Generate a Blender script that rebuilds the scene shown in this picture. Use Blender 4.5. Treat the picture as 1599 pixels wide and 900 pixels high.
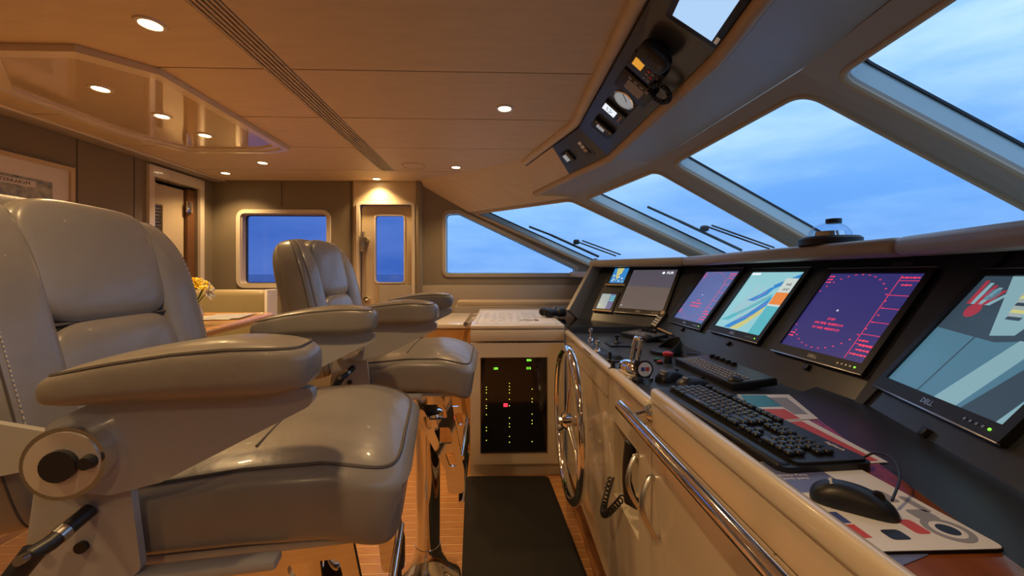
import bpy, bmesh, math, random
from mathutils import Vector, Matrix, geometry
random.seed(7)
for o in list(bpy.data.objects): bpy.data.objects.remove(o)
SC = bpy.context.scene
COL = SC.collection
R = math.radians
# ------------------------------------------------------------------ camera
F, VPX, VPY, CH = 622.0, 780.0, 428.0, 1.28          # focal length and vanishing point (1599x900 frame), eye height
TH = math.atan((799.5 - VPX) / F)
cam = bpy.data.objects.new('camera', bpy.data.cameras.new('camera')); COL.objects.link(cam)
cam.location = (0, 0, CH); cam.rotation_euler = (R(90), 0, -TH)
cam.data.sensor_width = 36; cam.data.lens = F * 36 / 1599; cam.data.shift_y = -(450 - VPY) / 1599
cam.data.clip_start = .02; cam.data.clip_end = 9000
SC.camera = cam
# ------------------------------------------------------------------ sky, exposure
SC.view_settings.view_transform = 'Standard'; SC.view_settings.look = 'None'
SC.view_settings.exposure = 0.22; SC.view_settings.gamma = 1; SC.view_settings.use_curve_mapping = False
W = bpy.data.worlds.new('dusk_sky'); SC.world = W; W.use_nodes = True
nt = W.node_tree; nt.nodes.clear()
def nn(t, **k):
    n = nt.nodes.new(t)
    for a, b in k.items(): setattr(n, a, b)
    return n
out = nn('ShaderNodeOutputWorld'); bg = nn('ShaderNodeBackground'); bg.inputs[1].default_value = 1.4
tc = nn('ShaderNodeTexCoord'); sx = nn('ShaderNodeSeparateXYZ'); nt.links.new(tc.outputs['Generated'], sx.inputs[0])
ramp = nn('ShaderNodeValToRGB'); nt.links.new(sx.outputs[2], ramp.inputs[0])
cr = ramp.color_ramp; cr.elements[0].position = 0.0; cr.elements[0].color = (.20, .36, .66, 1)
cr.elements[1].position = .55; cr.elements[1].color = (.50, .66, .92, 1)
e = cr.elements.new(.16); e.color = (.18, .37, .70, 1)
e = cr.elements.new(.34); e.color = (.36, .55, .86, 1)
mp = nn('ShaderNodeMapping'); mp.inputs['Scale'].default_value = (1.2, 1.2, 5.0); nt.links.new(tc.outputs['Generated'], mp.inputs[0])
no = nn('ShaderNodeTexNoise'); no.inputs['Scale'].default_value = 1.9; no.inputs['Detail'].default_value = 7; no.inputs['Roughness'].default_value = .55
nt.links.new(mp.outputs[0], no.inputs['Vector'])
r2 = nn('ShaderNodeValToRGB'); r2.color_ramp.elements[0].position = .36; r2.color_ramp.elements[0].color = (.58, .74, .90, 1)
r2.color_ramp.elements[1].position = .66; r2.color_ramp.elements[1].color = (1.25, 1.14, 1.06, 1)
nt.links.new(no.outputs[0], r2.inputs[0])
mx = nn('ShaderNodeMixRGB', blend_type='MULTIPLY'); mx.inputs[0].default_value = 1
nt.links.new(ramp.outputs[0], mx.inputs[1]); nt.links.new(r2.outputs[0], mx.inputs[2])
nt.links.new(mx.outputs[0], bg.inputs[0]); nt.links.new(bg.outputs[0], out.inputs[0])
LAMP_W = 30.0                                          # watts of each ceiling downlight
LAMP_C = (1.0, .64, .29)
# ------------------------------------------------------------------ geometry helpers
def ray(px, py):
    a = (px - 799.5) / F
    return Vector((math.sin(TH) + a * math.cos(TH), math.cos(TH) - a * math.sin(TH), -(py - VPY) / F))
CAM = Vector((0, 0, CH))
def at(px, py, Y=None, Z=None, X=None):
    r = ray(px, py)
    t = Y / r.y if Y is not None else ((Z - CH) / r.z if Z is not None else X / r.x)
    return CAM + r * t
class Fr:                                              # a flat face: origin, right, up, outward normal
    def __init__(s, p0, e, up):
        s.p = Vector(p0); s.e = Vector(e).normalized(); s.n = s.e.cross(Vector(up)).normalized(); s.up = s.n.cross(s.e)
    def M(s, u, v, w=0, rot=0):
        o = s.p + s.e * u + s.up * v + s.n * w
        m = Matrix((s.e, s.up, s.n)).transposed().to_4x4(); m.translation = o
        return m @ Matrix.Rotation(rot, 4, 'Z')
    def hit(s, px, py):
        r = ray(px, py); P = CAM + r * ((s.p - CAM).dot(s.n) / r.dot(s.n))
        return (P - s.p).dot(s.e), (P - s.p).dot(s.up)
def sp(c, e): return math.copysign(abs(c) ** e, c)
class MB:
    def __init__(s): s.v = []; s.f = []
    def add(s, vs, fs, M=None):
        k = len(s.v); s.v += [tuple(M @ Vector(v)) if M else tuple(v) for v in vs]; s.f += [tuple(i + k for i in f) for f in fs]; return s
    def box(s, c, d, M=None, b=0, seg=2):
        if b <= 0:
            x, y, z = c; a, bb, cc = d[0] / 2, d[1] / 2, d[2] / 2
            vs = [(x + i * a, y + j * bb, z + k * cc) for i in (-1, 1) for j in (-1, 1) for k in (-1, 1)]
            return s.add(vs, [(0, 1, 3, 2), (4, 6, 7, 5), (0, 4, 5, 1), (2, 3, 7, 6), (0, 2, 6, 4), (1, 5, 7, 3)], M)
        bm = bmesh.new(); bmesh.ops.create_cube(bm, size=1)
        for v in bm.verts: v.co = Vector((v.co.x * d[0] + c[0], v.co.y * d[1] + c[1], v.co.z * d[2] + c[2]))
        bmesh.ops.bevel(bm, geom=bm.edges[:], offset=min(b, min(d) * .49), segments=seg, profile=.5, affect='EDGES')
        return s.bm(bm, M)
    def bm(s, bm, M=None):
        bm.verts.index_update(); s.add([v.co.copy() for v in bm.verts], [[v.index for v in f.verts] for f in bm.faces], M); bm.free(); return s
    def cyl(s, p0, p1, r0, r1=None, n=20, M=None, cap=True):
        r1 = r0 if r1 is None else r1; p0 = Vector(p0); p1 = Vector(p1); d = (p1 - p0).normalized(); a = d.orthogonal().normalized(); b = d.cross(a)
        vs = []; fs = []
        for p, r in ((p0, r0), (p1, r1)):
            for i in range(n): t = 2 * math.pi * i / n; vs.append(p + (a * math.cos(t) + b * math.sin(t)) * r)
        fs = [(i, (i + 1) % n, n + (i + 1) % n, n + i) for i in range(n)]
        if cap: fs += [tuple(range(n - 1, -1, -1)), tuple(range(n, 2 * n))]
        return s.add(vs, fs, M)
    def tube(s, path, r, n=10, closed=False, M=None, flat=1.0):
        P = [Vector(p) for p in path]; N = len(P); vs = []; fs = []; up = None
        for i in range(N):
            a = P[(i - 1) % N] if (closed or i > 0) else P[i]; b = P[(i + 1) % N] if (closed or i < N - 1) else P[i]
            d = (b - a).normalized()
            if up is None: up = d.orthogonal().normalized()
            up = (up - d * up.dot(d)).normalized(); w = d.cross(up); rr = r[i] if isinstance(r, (list, tuple)) else r
            for k in range(n): t = 2 * math.pi * k / n; vs.append(P[i] + (up * math.cos(t) * flat + w * math.sin(t)) * rr)
        for i in range(N if closed else N - 1):
            for k in range(n): j = (i + 1) % N; fs.append((i * n + k, i * n + (k + 1) % n, j * n + (k + 1) % n, j * n + k))
        if not closed: fs += [tuple(range(n - 1, -1, -1)), tuple(range((N - 1) * n, N * n))]
        return s.add(vs, fs, M)
    def lathe(s, prof, n=28, M=None):                  # (r, z) profile about local z
        vs = []; fs = []; m = len(prof)
        for r, z in prof:
            for k in range(n): t = 2 * math.pi * k / n; vs.append((max(r, 1e-5) * math.cos(t), max(r, 1e-5) * math.sin(t), z))
        for i in range(m - 1):
            for k in range(n): fs.append((i * n + k, i * n + (k + 1) % n, (i + 1) * n + (k + 1) % n, (i + 1) * n + k))
        fs += [tuple(range(n - 1, -1, -1)), tuple(range((m - 1) * n, m * n))]
        return s.add(vs, fs, M)
    def prism(s, poly, z0, z1, M=None, holes=()):      # polygon (2D) between two heights, with holes
        loops = [list(poly)] + [list(h) for h in holes]
        tri = geometry.tessellate_polygon([[Vector((p[0], p[1], 0)) for p in l] for l in loops])
        pts = [p for l in loops for p in l]; n = len(pts)
        vs = [(p[0], p[1], z0) for p in pts] + [(p[0], p[1], z1) for p in pts]
        fs = []
        for t in tri:
            a, b, c = t; A, B, Cc = pts[a], pts[b], pts[c]
            if (B[0] - A[0]) * (Cc[1] - A[1]) - (B[1] - A[1]) * (Cc[0] - A[0]) < 0: a, c = c, a
            fs += [(c, b, a), (a + n, b + n, c + n)]
        k = 0
        for li, l in enumerate(loops):
            m = len(l); ar = sum(l[i][0] * l[(i + 1) % m][1] - l[(i + 1) % m][0] * l[i][1] for i in range(m))
            for i in range(m):
                a, b = k + i, k + (i + 1) % m
                fs.append((a, b, b + n, a + n) if (ar > 0) == (li == 0) else (b, a, a + n, b + n))
            k += m
        return s.add(vs, fs, M)
    def sq(s, c, h, e1=.3, e2=.3, fn=None, nu=40, nv=20, M=None):  # rounded cushion (superellipsoid)
        vs = []; fs = []
        for j in range(nv + 1):
            b = -math.pi / 2 + math.pi * j / nv
            for i in range(nu):
                a = 2 * math.pi * i / nu
                p = Vector((c[0] + h[0] * sp(math.cos(b), e1) * sp(math.cos(a), e2), c[1] + h[1] * sp(math.cos(b), e1) * sp(math.sin(a), e2), c[2] + h[2] * sp(math.sin(b), e1)))
                vs.append(fn(p) if fn else p)
        for j in range(nv):
            for i in range(nu): fs.append((j * nu + i, j * nu + (i + 1) % nu, (j + 1) * nu + (i + 1) % nu, (j + 1) * nu + i))
        bm = bmesh.new(); vv = [bm.verts.new(v) for v in vs]
        for f in fs: bm.faces.new([vv[i] for i in f])
        bmesh.ops.remove_doubles(bm, verts=bm.verts[:], dist=1e-5)
        return s.bm(bm, M)
    def mesh(s, name, m, angle=40):
        me = bpy.data.meshes.new(name); me.from_pydata(s.v, [], s.f); me.validate(); me.update()
        for p in me.polygons: p.use_smooth = True
        me.set_sharp_from_angle(angle=R(angle))
        if m: me.materials.append(m)
        return me
def sqcurve(c, h, e1, e2, b, fn=None, n=64):           # a loop on a cushion, for piping and stitching
    P = []
    for i in range(n):
        a = 2 * math.pi * i / n
        p = Vector((c[0] + h[0] * sp(math.cos(b), e1) * sp(math.cos(a), e2), c[1] + h[1] * sp(math.cos(b), e1) * sp(math.sin(a), e2), c[2] + h[2] * sp(math.sin(b), e1)))
        P.append(fn(p) if fn else p)
    return P
def rpoly(pts, r, seg=5):
    o = []; n = len(pts)
    for i in range(n):
        p = Vector(pts[i]).to_2d(); a = (Vector(pts[i - 1]).to_2d() - p); b = (Vector(pts[(i + 1) % n]).to_2d() - p)
        rr = r[i] if isinstance(r, (list, tuple)) else r
        ang = a.angle(b); t = min(rr / math.tan(ang / 2), a.length * .48, b.length * .48)
        p0 = p + a.normalized() * t; p1 = p + b.normalized() * t
        for k in range(seg + 1):
            q = k / seg; o.append(tuple((1 - q) ** 2 * p0 + 2 * q * (1 - q) * p + q * q * p1))
    return o
def rrect(x0, y0, x1, y1, r, seg=5): return rpoly([(x0, y0), (x1, y0), (x1, y1), (x0, y1)], r, seg)
def link(o, parent=None, M=None):
    COL.objects.link(o)
    if parent: o.parent = parent
    if M is not None: o.matrix_basis = M
    return o
def part(name, mb, m, parent, M=None, angle=40, label=None, kind=None):
    me = mb if isinstance(mb, bpy.types.Mesh) else mb.mesh(name, m, angle)
    o = link(bpy.data.objects.new(name, me), parent, M)
    if label: o['label'] = label
    if kind: o['kind'] = kind
    return o
def tag(o, label, cat=None, group=None, kind=None):
    o['label'] = label
    if cat: o['category'] = cat
    if group: o['group'] = group
    if kind: o['kind'] = kind
    return o
def thing(name, label, cat, M=None, group=None):
    o = bpy.data.objects.new(name, None); o.empty_display_size = .05
    link(o, None, M if M is not None else Matrix()); return tag(o, label, cat, group)
def single(name, mb, m, label, cat, M=None, group=None, angle=40):
    return tag(part(name, mb, m, None, M, angle), label, cat, group)
def struct(name, mb, m, label=None, M=None, parent=None, angle=40):
    o = part(name, mb, m, parent, M, angle)
    if parent is None: o['kind'] = 'structure'
    if label: o['label'] = label
    return o
def T(x, y, z): return Matrix.Translation((x, y, z))
def RZ(a): return Matrix.Rotation(a, 4, 'Z')
def RX(a): return Matrix.Rotation(a, 4, 'X')
def RY(a): return Matrix.Rotation(a, 4, 'Y')
def text(name, s, size, m, parent, M, ext=.0004, align='CENTER', bold=0):
    c = bpy.data.curves.new(name, 'FONT'); c.body = s; c.size = size; c.extrude = ext; c.align_x = align; c.align_y = 'CENTER'; c.resolution_u = 2; c.offset = bold
    o = bpy.data.objects.new(name, c); COL.objects.link(o)
    me = bpy.data.meshes.new_from_object(o.evaluated_get(bpy.context.evaluated_depsgraph_get())); bpy.data.objects.remove(o)
    me.materials.clear(); me.materials.append(m); me.name = name
    return link(bpy.data.objects.new(name, me), parent, M)
# ------------------------------------------------------------------ materials
MATS = {}
def mat(name, col, rough=.5, metal=0, coat=0, bump=None, var=None, spec=.5, emit=None, es=0, sheen=0):
    m = bpy.data.materials.new(name); m.use_nodes = True; t = m.node_tree; p = t.nodes['Principled BSDF']
    p.inputs['Base Color'].default_value = (*col, 1); p.inputs['Roughness'].default_value = rough; p.inputs['Metallic'].default_value = metal
    p.inputs['Coat Weight'].default_value = coat; p.inputs['Coat Roughness'].default_value = .04; p.inputs['Specular IOR Level'].default_value = spec
    if emit: p.inputs['Emission Color'].default_value = (*emit, 1); p.inputs['Emission Strength'].default_value = es
    if bump or var:
        tcn = t.nodes.new('ShaderNodeTexCoord')
    if bump:                                           # (kind, scale, strength, stretch)
        k, sc, st = bump[:3]; mpn = t.nodes.new('ShaderNodeMapping'); t.links.new(tcn.outputs['Object'], mpn.inputs[0])
        if len(bump) > 3: mpn.inputs['Scale'].default_value = bump[3]
        if k == 'voronoi': n = t.nodes.new('ShaderNodeTexVoronoi'); o = n.outputs['Distance']
        else: n = t.nodes.new('ShaderNodeTexNoise'); n.inputs['Detail'].default_value = 4; o = n.outputs[0]
        n.inputs['Scale'].default_value = sc; t.links.new(mpn.outputs[0], n.inputs['Vector'])
        b = t.nodes.new('ShaderNodeBump'); b.inputs['Strength'].default_value = st; b.inputs['Distance'].default_value = .004
        t.links.new(o, b.inputs['Height']); t.links.new(b.outputs[0], p.inputs['Normal'])
    if var:                                            # (scale, dark colour, stretch)
        n = t.nodes.new('ShaderNodeTexNoise'); n.inputs['Scale'].default_value = var[0]; n.inputs['Detail'].default_value = 6
        mpn = t.nodes.new('ShaderNodeMapping'); mpn.inputs['Scale'].default_value = var[2] if len(var) > 2 else (1, 1, 1)
        t.links.new(tcn.outputs['Object'], mpn.inputs[0]); t.links.new(mpn.outputs[0], n.inputs['Vector'])
        rp = t.nodes.new('ShaderNodeValToRGB'); rp.color_ramp.elements[0].position = .3; rp.color_ramp.elements[1].position = .7
        rp.color_ramp.elements[0].color = (*var[1], 1); rp.color_ramp.elements[1].color = (*col, 1)
        t.links.new(n.outputs[0], rp.inputs[0]); t.links.new(rp.outputs[0], p.inputs['Base Color'])
    MATS[name] = m; return m
def emis(name, col, s=1.0):
    return mat(name, (.01, .01, .01), .3, emit=col, es=s)
def glassmat(name, tint=(1, 1, 1), refl=.06):
    m = bpy.data.materials.new(name); m.use_nodes = True; t = m.node_tree; t.nodes.clear()
    o = t.nodes.new('ShaderNodeOutputMaterial'); a = t.nodes.new('ShaderNodeBsdfTransparent'); a.inputs[0].default_value = (*tint, 1)
    g = t.nodes.new('ShaderNodeBsdfGlossy'); g.inputs['Roughness'].default_value = .02
    fr = t.nodes.new('ShaderNodeLayerWeight'); fr.inputs[0].default_value = .5; mxx = t.nodes.new('ShaderNodeMixShader')
    pw = t.nodes.new('ShaderNodeMath'); pw.operation = 'POWER'; pw.inputs[1].default_value = 4; t.links.new(fr.outputs['Facing'], pw.inputs[0])
    ml = t.nodes.new('ShaderNodeMath'); ml.operation = 'MULTIPLY_ADD'; ml.inputs[1].default_value = .5; ml.inputs[2].default_value = .02; t.links.new(pw.outputs[0], ml.inputs[0])
    t.links.new(ml.outputs[0], mxx.inputs[0]); t.links.new(a.outputs[0], mxx.inputs[1]); t.links.new(g.outputs[0], mxx.inputs[2]); t.links.new(mxx.outputs[0], o.inputs[0])
    return m
leather = mat('taupe_leather', (.255, .228, .195), .33, bump=('noise', 22, .38), var=(9, (.215, .19, .16)), coat=.12)
leather_d = mat('taupe_leather_shell', (.235, .208, .175), .40, bump=('voronoi', 260, .10))
seam = mat('dark_seam', (.09, .075, .06), .7)
thread = mat('pale_thread', (.62, .56, .48), .7)
olive = mat('olive_leather', (.30, .245, .13), .4, bump=('voronoi', 200, .08))
capm = mat('satin_beige_metal', (.62, .55, .45), .34, .4)
chrome = mat('chrome', (.82, .82, .82), .06, 1)
steel = mat('brushed_steel', (.55, .55, .54), .28, 1)
greymetal = mat('grey_painted_metal', (.36, .345, .32), .35, .0, coat=.3)
black = mat('black_plastic', (.012, .012, .014), .42)
blackg = mat('black_gloss', (.008, .008, .010), .08, coat=.5)
blacks = mat('black_satin_panel', (.040, .047, .062), .28, bump=('noise', 700, .05))  # bluish tone put into the colour to stand in for sky fill light
keymat = mat('key_plastic', (.016, .018, .024), .32)
rubber = mat('black_rubber', (.014, .011, .009), .66, spec=.22, bump=('noise', 500, .15))
cream = mat('cream_gloss_lacquer', (.66, .57, .44), .16, coat=.6)
creamrim = mat('cream_rim', (.74, .66, .53), .22, coat=.4)
white = mat('white_paint', (.74, .70, .64), .35)
wallfab = mat('taupe_wall_panel', (.235, .195, .135), .6, bump=('noise', 300, .08))
wallcream = mat('cream_wall', (.58, .47, .31), .45)
ceilfab = mat('ceiling_fabric', (.68, .55, .38), .50, bump=('noise', 60, .05, (1, 6, 1)), var=(5, (.62, .50, .34), (1, 5, 1)))
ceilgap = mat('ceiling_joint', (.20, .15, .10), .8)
trayg = mat('cream_mirror_gloss', (.62, .50, .34), .05, coat=1)
softgrey = mat('grey_brown_leather_trim', (.36, .31, .25), .40, bump=('noise', 40, .12, (1, 5, 1)))
softlip = mat('tan_leather_lip', (.48, .36, .22), .5, bump=('noise', 160, .1))
reveal = mat('window_reveal_paint', (.52, .68, .69), .22, coat=.4)
gasket = mat('black_gasket', (.006, .006, .007), .5)
teak = mat('teak', (.50, .235, .075), .35, var=(7, (.36, .150, .045), (2, 30, 2)), coat=.25)
teakd = mat('teak_dark_border', (.30, .12, .035), .35, var=(7, (.20, .075, .02), (12, 1.5, 2)), coat=.25)
caulk = mat('pale_caulk', (.70, .48, .22), .6)
cherry = mat('cherry_desk_veneer', (.28, .085, .022), .14, var=(5, (.19, .05, .012), (6, 1, 2)), coat=.6)
tablew = mat('light_teak_table', (.56, .30, .11), .2, var=(6, (.46, .23, .075), (2, 12, 2)), coat=.5)
brownw = mat('brown_wood', (.16, .07, .025), .4)
paper = mat('paper', (.72, .70, .66), .6)
chartp = mat('nautical_chart_paper', (.70, .66, .60), .55, var=(3.2, (.56, .57, .60)))
glass = glassmat('window_glass', (.97, .99, 1))
glass_t = glassmat('tinted_window_glass', (.50, .55, .74))
glass_c = glassmat('clear_dome', (.80, .88, .95))
lampg = mat('lamp_glow', (1, .8, .5), .4, emit=(1, .74, .40), es=14)
red = mat('red_plastic', (.55, .03, .03), .35); green = mat('green_plastic', (.03, .30, .14), .4)
blue = mat('blue_print', (.06, .09, .32), .5); redp = mat('red_print', (.62, .07, .05), .5); navy = mat('slate_blue_print', (.14, .16, .34), .4)
teal = mat('teal_print', (.03, .26, .38), .4); greyp = mat('grey_print', (.30, .30, .33), .5); whitep = mat('white_print', (.80, .80, .80), .5)
yellow = mat('yellow_petal', (.85, .58, .02), .5); petal = mat('white_petal', (.80, .76, .60), .5); leaf = mat('leaf_green', (.08, .20, .03), .5)
seamat = mat('sea_water', (.05, .11, .22), .25, bump=('noise', .25, .6))
lcd = mat('grey_lcd', (.45, .50, .52), .3, emit=(.45, .52, .55), es=.35)
# ================================================================== THE ROOM
YW, XL, ZC, YN = 3.95, -2.78, 2.19, -1.6               # far side wall, left wall, ceiling height, near side wall
# ---- floor of teak planks
fl = struct('floor', MB().box((-1.0, 1.2, -.0312), (4.2, 5.8, .06)), caulk, 'teak plank floor with pale caulked seams')
pl = MB().box((0, 0, 0), (2.79, .0535, .012), b=.001, seg=1).mesh('plank', teak)
y = -1.5
while y < YW - .03:
    part('plank', pl, teak, fl, T(-.95, y, -.006)); y += .058
bl = MB().box((0, 0, 0), (.075, 5.4, .012), b=.0015, seg=1).mesh('border_plank', teakd)
for i in range(3): part('border_plank', bl, teakd, fl, T(-2.39 - .08 * i, 1.2, -.006))
# ---- ceiling
ce = struct('ceiling', MB().box((-1.1, 1.2, 2.235), (3.6, 5.8, .06)), ceilgap, 'tan fabric ceiling in wide panels')
XR = [(YN, .10), (1.2, .43), (2.35, .43), (3.17, .19), (YW, -.83)]
def xr(y):
    for (a, p), (b, q) in zip(XR, XR[1:]):
        if a <= y <= b: return p + (q - p) * (y - a) / (b - a)
    return XR[-1][1]
seams = [YN, -.95, -.40, .15, .70, 1.25, 1.80, 2.35, 2.90, 3.54, YW]
for a, b in zip(seams, seams[1:]):
    g = .004
    ys = [a + g] + [q for q, _ in XR if a + g < q < b - g] + [b - g]
    if b > 3.6:
        part('ceiling_panel', MB().prism([(XL, a + g), (xr(a + g), a + g), (xr(b - g), b - g), (XL, b - g)], ZC, ZC + .014), ceilfab, ce)
    else:
        part('ceiling_panel', MB().prism([(-.925, a + g)] + [(xr(q), q) for q in ys] + [(-.925, b - g)], ZC, ZC + .014), ceilfab, ce)
        part('ceiling_panel', MB().prism([(XL, a + g), (-1.045, a + g), (-1.045, b - g), (XL, b - g)], ZC, ZC + .014), ceilfab, ce)
# ---- far side wall with window, door opening and raked side window
def W2(px, py): p = at(px, py, Y=YW); return (p.x, p.z)
MF = Matrix(((1, 0, 0, 0), (0, 0, -1, YW), (0, 1, 0, 0), (0, 0, 0, 1)))   # (x, z) polygon -> wall, extruded towards -Y; use negative heights to go outward
m1t, m1l = at(735, 333, Y=YW), at(913, 414, Y=YW)
d1 = (m1l - m1t).normalized(); m1b = m1t + d1 * ((m1t.z - 1.10) / -d1.z)
h1 = rrect(*W2(377, 443.5), *W2(510.5, 334.5), .045)
h2 = rpoly([W2(695.5, 428), W2(695.5, 333.5), W2(716, 332.8), W2(899, 420), W2(897, 428)], [.04, .05, .06, .05, .03])
dx0, dx1, dzt = W2(563, 320)[0], W2(644, 320)[0], W2(563, 320)[1]
hd = [(dx0, .0), (dx1, .0), (dx1, dzt), (dx0, dzt)]
outer = [(XL - .2, -.02), (dx0, -.02), (dx0, dzt)] + [(dx1, dzt), (dx1, -.02), (m1b.x + .3, -.02), (m1b.x, 1.10), (m1t.x, m1t.z), (-.83, ZC + .02), (XL - .2, ZC + .02)]
fw = struct('wall_far', MB().prism(outer, 0, -.10, MF, [h1, h2]), wallfab, 'taupe panelled side wall with a window and a door')
cr_x0, cr_x1 = W2(553, 300)[0], W2(650, 300)[0]
part('door_surround', MB().prism([(cr_x0, 0), (dx0, 0), (dx0, dzt), (dx1, dzt), (dx1, 0), (cr_x1, 0), (cr_x1, ZC - .002), (cr_x0, ZC - .002)], .0, .018, MF), wallcream, fw)
part('door_casing', MB().prism(rpoly([(dx0 - .03, 0), (dx0 - .03, dzt + .03), (dx1 + .03, dzt + .03), (dx1 + .03, 0), (dx1, 0), (dx1, dzt), (dx0, dzt), (dx0, 0)], [.001, .05, .05, .001, .001, .03, .03, .001]), .018, .034, MF), creamrim, fw)
part('corner_pilaster', MB().cyl((W2(655, 300)[0], YW - .01, 0), (W2(655, 300)[0], YW - .01, ZC), .035, n=16), wallfab, fw)
for px in (440, 548):                                   # joint strips between wall panels
    x = W2(px, 300)[0]; top = 2.188
    if px == 440:
        part('panel_joint', MB().box((x, YW - .001, 2.06), (.008, .004, .24)), seam, fw); part('panel_joint', MB().box((x, YW - .001, .58), (.008, .004, 1.14)), seam, fw)
    else: part('panel_joint', MB().box((x, YW - .001, 1.1), (.008, .004, 2.18)), seam, fw)
px0, px1 = W2(665, 440), W2(880, 445)
part('lower_panel', MB().box(((px0[0] + px1[0]) / 2, YW - .012, .60), (px1[0] - px0[0] + .9, .02, 1.14), b=.004), softgrey, fw)
def ring(loop, grow, z0, z1, M, m, name, parent, shrink=0):
    n = len(loop); c = Vector((sum(p[0] for p in loop) / n, sum(p[1] for p in loop) / n)); o = []
    def off(d):
        q = []
        for i in range(n):
            a = Vector(loop[i - 1]); b = Vector(loop[(i + 1) % n]); t = (b - a).normalized(); nr = Vector((t.y, -t.x))
            if nr.dot(Vector(loop[i]) - c) < 0: nr = -nr
            q.append(tuple(Vector(loop[i]) + nr * d))
        return q
    return part(name, MB().prism(off(grow), z0, z1, M, [off(-shrink)]), m, parent)
w1 = struct('window_1', MB().prism(h1, -.075, -.081, MF), glass_t, 'rectangular tinted side window with rounded corners and cream frame')
ring(h1, .04, .0, .02, MF, creamrim, 'window_frame', w1, -.002); ring(h1, .001, -.10, .0, MF, wallcream, 'window_reveal', w1, .006); ring(h1, .0, -.072, -.06, MF, gasket, 'gasket', w1, .014)
w2 = struct('window_2', MB().prism(h2, -.075, -.081, MF), glass, 'raked trapezoid side window above the chart table')
ring(h2, .03, .0, .014, MF, softgrey, 'window_frame', w2, -.002); ring(h2, .001, -.10, .0, MF, reveal, 'window_reveal', w2, .006); ring(h2, .0, -.072, -.06, MF, gasket, 'gasket', w2, .01)
# ---- side door
dg = rrect(*W2(585.5, 441), *W2(630, 337), .03)
door_poly = rpoly([(dx0 + .006, .02), (dx1 - .006, .02), (dx1 - .006, dzt - .006), (dx0 + .006, dzt - .006)], [.004, .004, .035, .035])
d1o = struct('door_1', MB().prism(door_poly, -.06, -.02, MF, [dg]), wallcream, 'cream side door with a tall tinted window')
part('door_pane', MB().prism(dg, -.05, -.045, MF), glass_t, d1o); ring(dg, .012, -.02, -.012, MF, creamrim, 'pane_trim', d1o, 0)
hp = at(570, 468, Y=YW - .02)
part('door_handle', MB().cyl((hp.x, YW + .02, hp.z), (hp.x, YW - .06, hp.z), .011, n=12).tube([(hp.x, YW - .05, hp.z), (hp.x + .10, YW - .05, hp.z)], .009).cyl((hp.x, YW + .02, hp.z), (hp.x, YW - .005, hp.z), .026, n=16), chrome, d1o)
lp = at(571, 375, Y=YW)
part('door_latch', MB().box((lp.x - .02, YW - .025, lp.z - .02), (.03, .05, .20), b=.008).cyl((lp.x + .01, YW - .05, lp.z), (lp.x + .01, YW + .02, lp.z), .022, n=14), steel, d1o)
# ---- left wall, doorway with louvred door
yd0, yd1, zd = 3.275, 3.76, 2.06
ML = Matrix(((0, 0, -1, XL), (1, 0, 0, 0), (0, 1, 0, 0), (0, 0, 0, 1)))   # (y, z) polygon, extruded to -X
lw = struct('wall_left', MB().prism([(YN, -.02), (yd0, -.02), (yd0, zd), (yd1, zd), (yd1, -.02), (YW + .1, -.02), (YW + .1, ZC + .02), (YN, ZC + .02)], 0, .08, ML), wallfab, 'taupe panelled wall with picture and doorway')
for yy in (1.15, 1.72, 2.28, 2.71, 3.12):
    part('panel_joint', MB().box((XL, yy, 1.09), (.005, .007, 2.16)), seam, lw)
part('crown_strip', MB().box((XL + .05, 1.17, ZC - .012), (.10, 5.5, .022), b=.006), softgrey, lw)
part('crown_bead', MB().cyl((XL + .11, YN, ZC - .006), (XL + .11, YW, ZC - .006), .010, n=10), creamrim, lw)
part('door_casing', MB().prism([(yd0 - .05, 0), (yd0, 0), (yd0, zd), (yd1, zd), (yd1, 0), (yd1 + .05, 0), (yd1 + .05, zd + .09), (yd0 - .05, zd + .09)], -.025, .0, ML), creamrim, lw)
MD = Matrix(((0, 0, -1, XL - .05), (1, 0, 0, 0), (0, 1, 0, 0), (0, 0, 0, 1)))
d2 = struct('door_2', MB().prism([(2.9, .02), (3.66, .02), (3.66, 2.03), (2.9, 2.03)], 0, .035, MD, [rrect(3.03, 1.25, 3.44, 1.86, .01)]), wallcream, 'cream door with a louvred vent standing inside the doorway')
sl = MB().box((0, 0, 0), (.008, .42, .024), b=.002, seg=1).mesh('louvre_slat', steel)
for i in range(22): part('louvre_slat', sl, steel, d2, T(XL - .065, 3.235, 1.265 + i * .028) @ RY(R(35)))
part('vent_backing', MB().box((XL - .09, 3.235, 1.55), (.006, .42, .62)), black, d2)
part('dark_wood_jamb', MB().box((XL - .045, 3.71, 1.02), (.05, .085, 2.04)), brownw, d2)
for z in (1.88, 1.20): part('hinge', MB().box((XL - .008, 3.675, z), (.012, .06, .10), b=.003).cyl((XL + .004, 3.675, z - .05), (XL + .004, 3.675, z + .05), .008, n=10), chrome, d2)
struct('wall_passage', MB().box((XL - .55, 3.4, 1.1), (.05, 1.4, 2.3)), wallcream, 'cream wall beyond the doorway')
struct('ceiling_passage', MB().box((XL - .30, 3.4, 2.23), (.60, 1.4, .05)), ceilfab, 'low ceiling beyond the doorway')
for yy in (2.68, 4.08): struct('wall_passage_end', MB().box((XL - .31, yy, 1.1), (.50, .05, 2.3)), wallcream, 'cream end wall of the passage')
struct('wall_near', MB().box((-.6, YN - .05, 1.1), (4.4, .10, 2.3)), wallfab, 'taupe side wall opposite the chart table')
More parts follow.
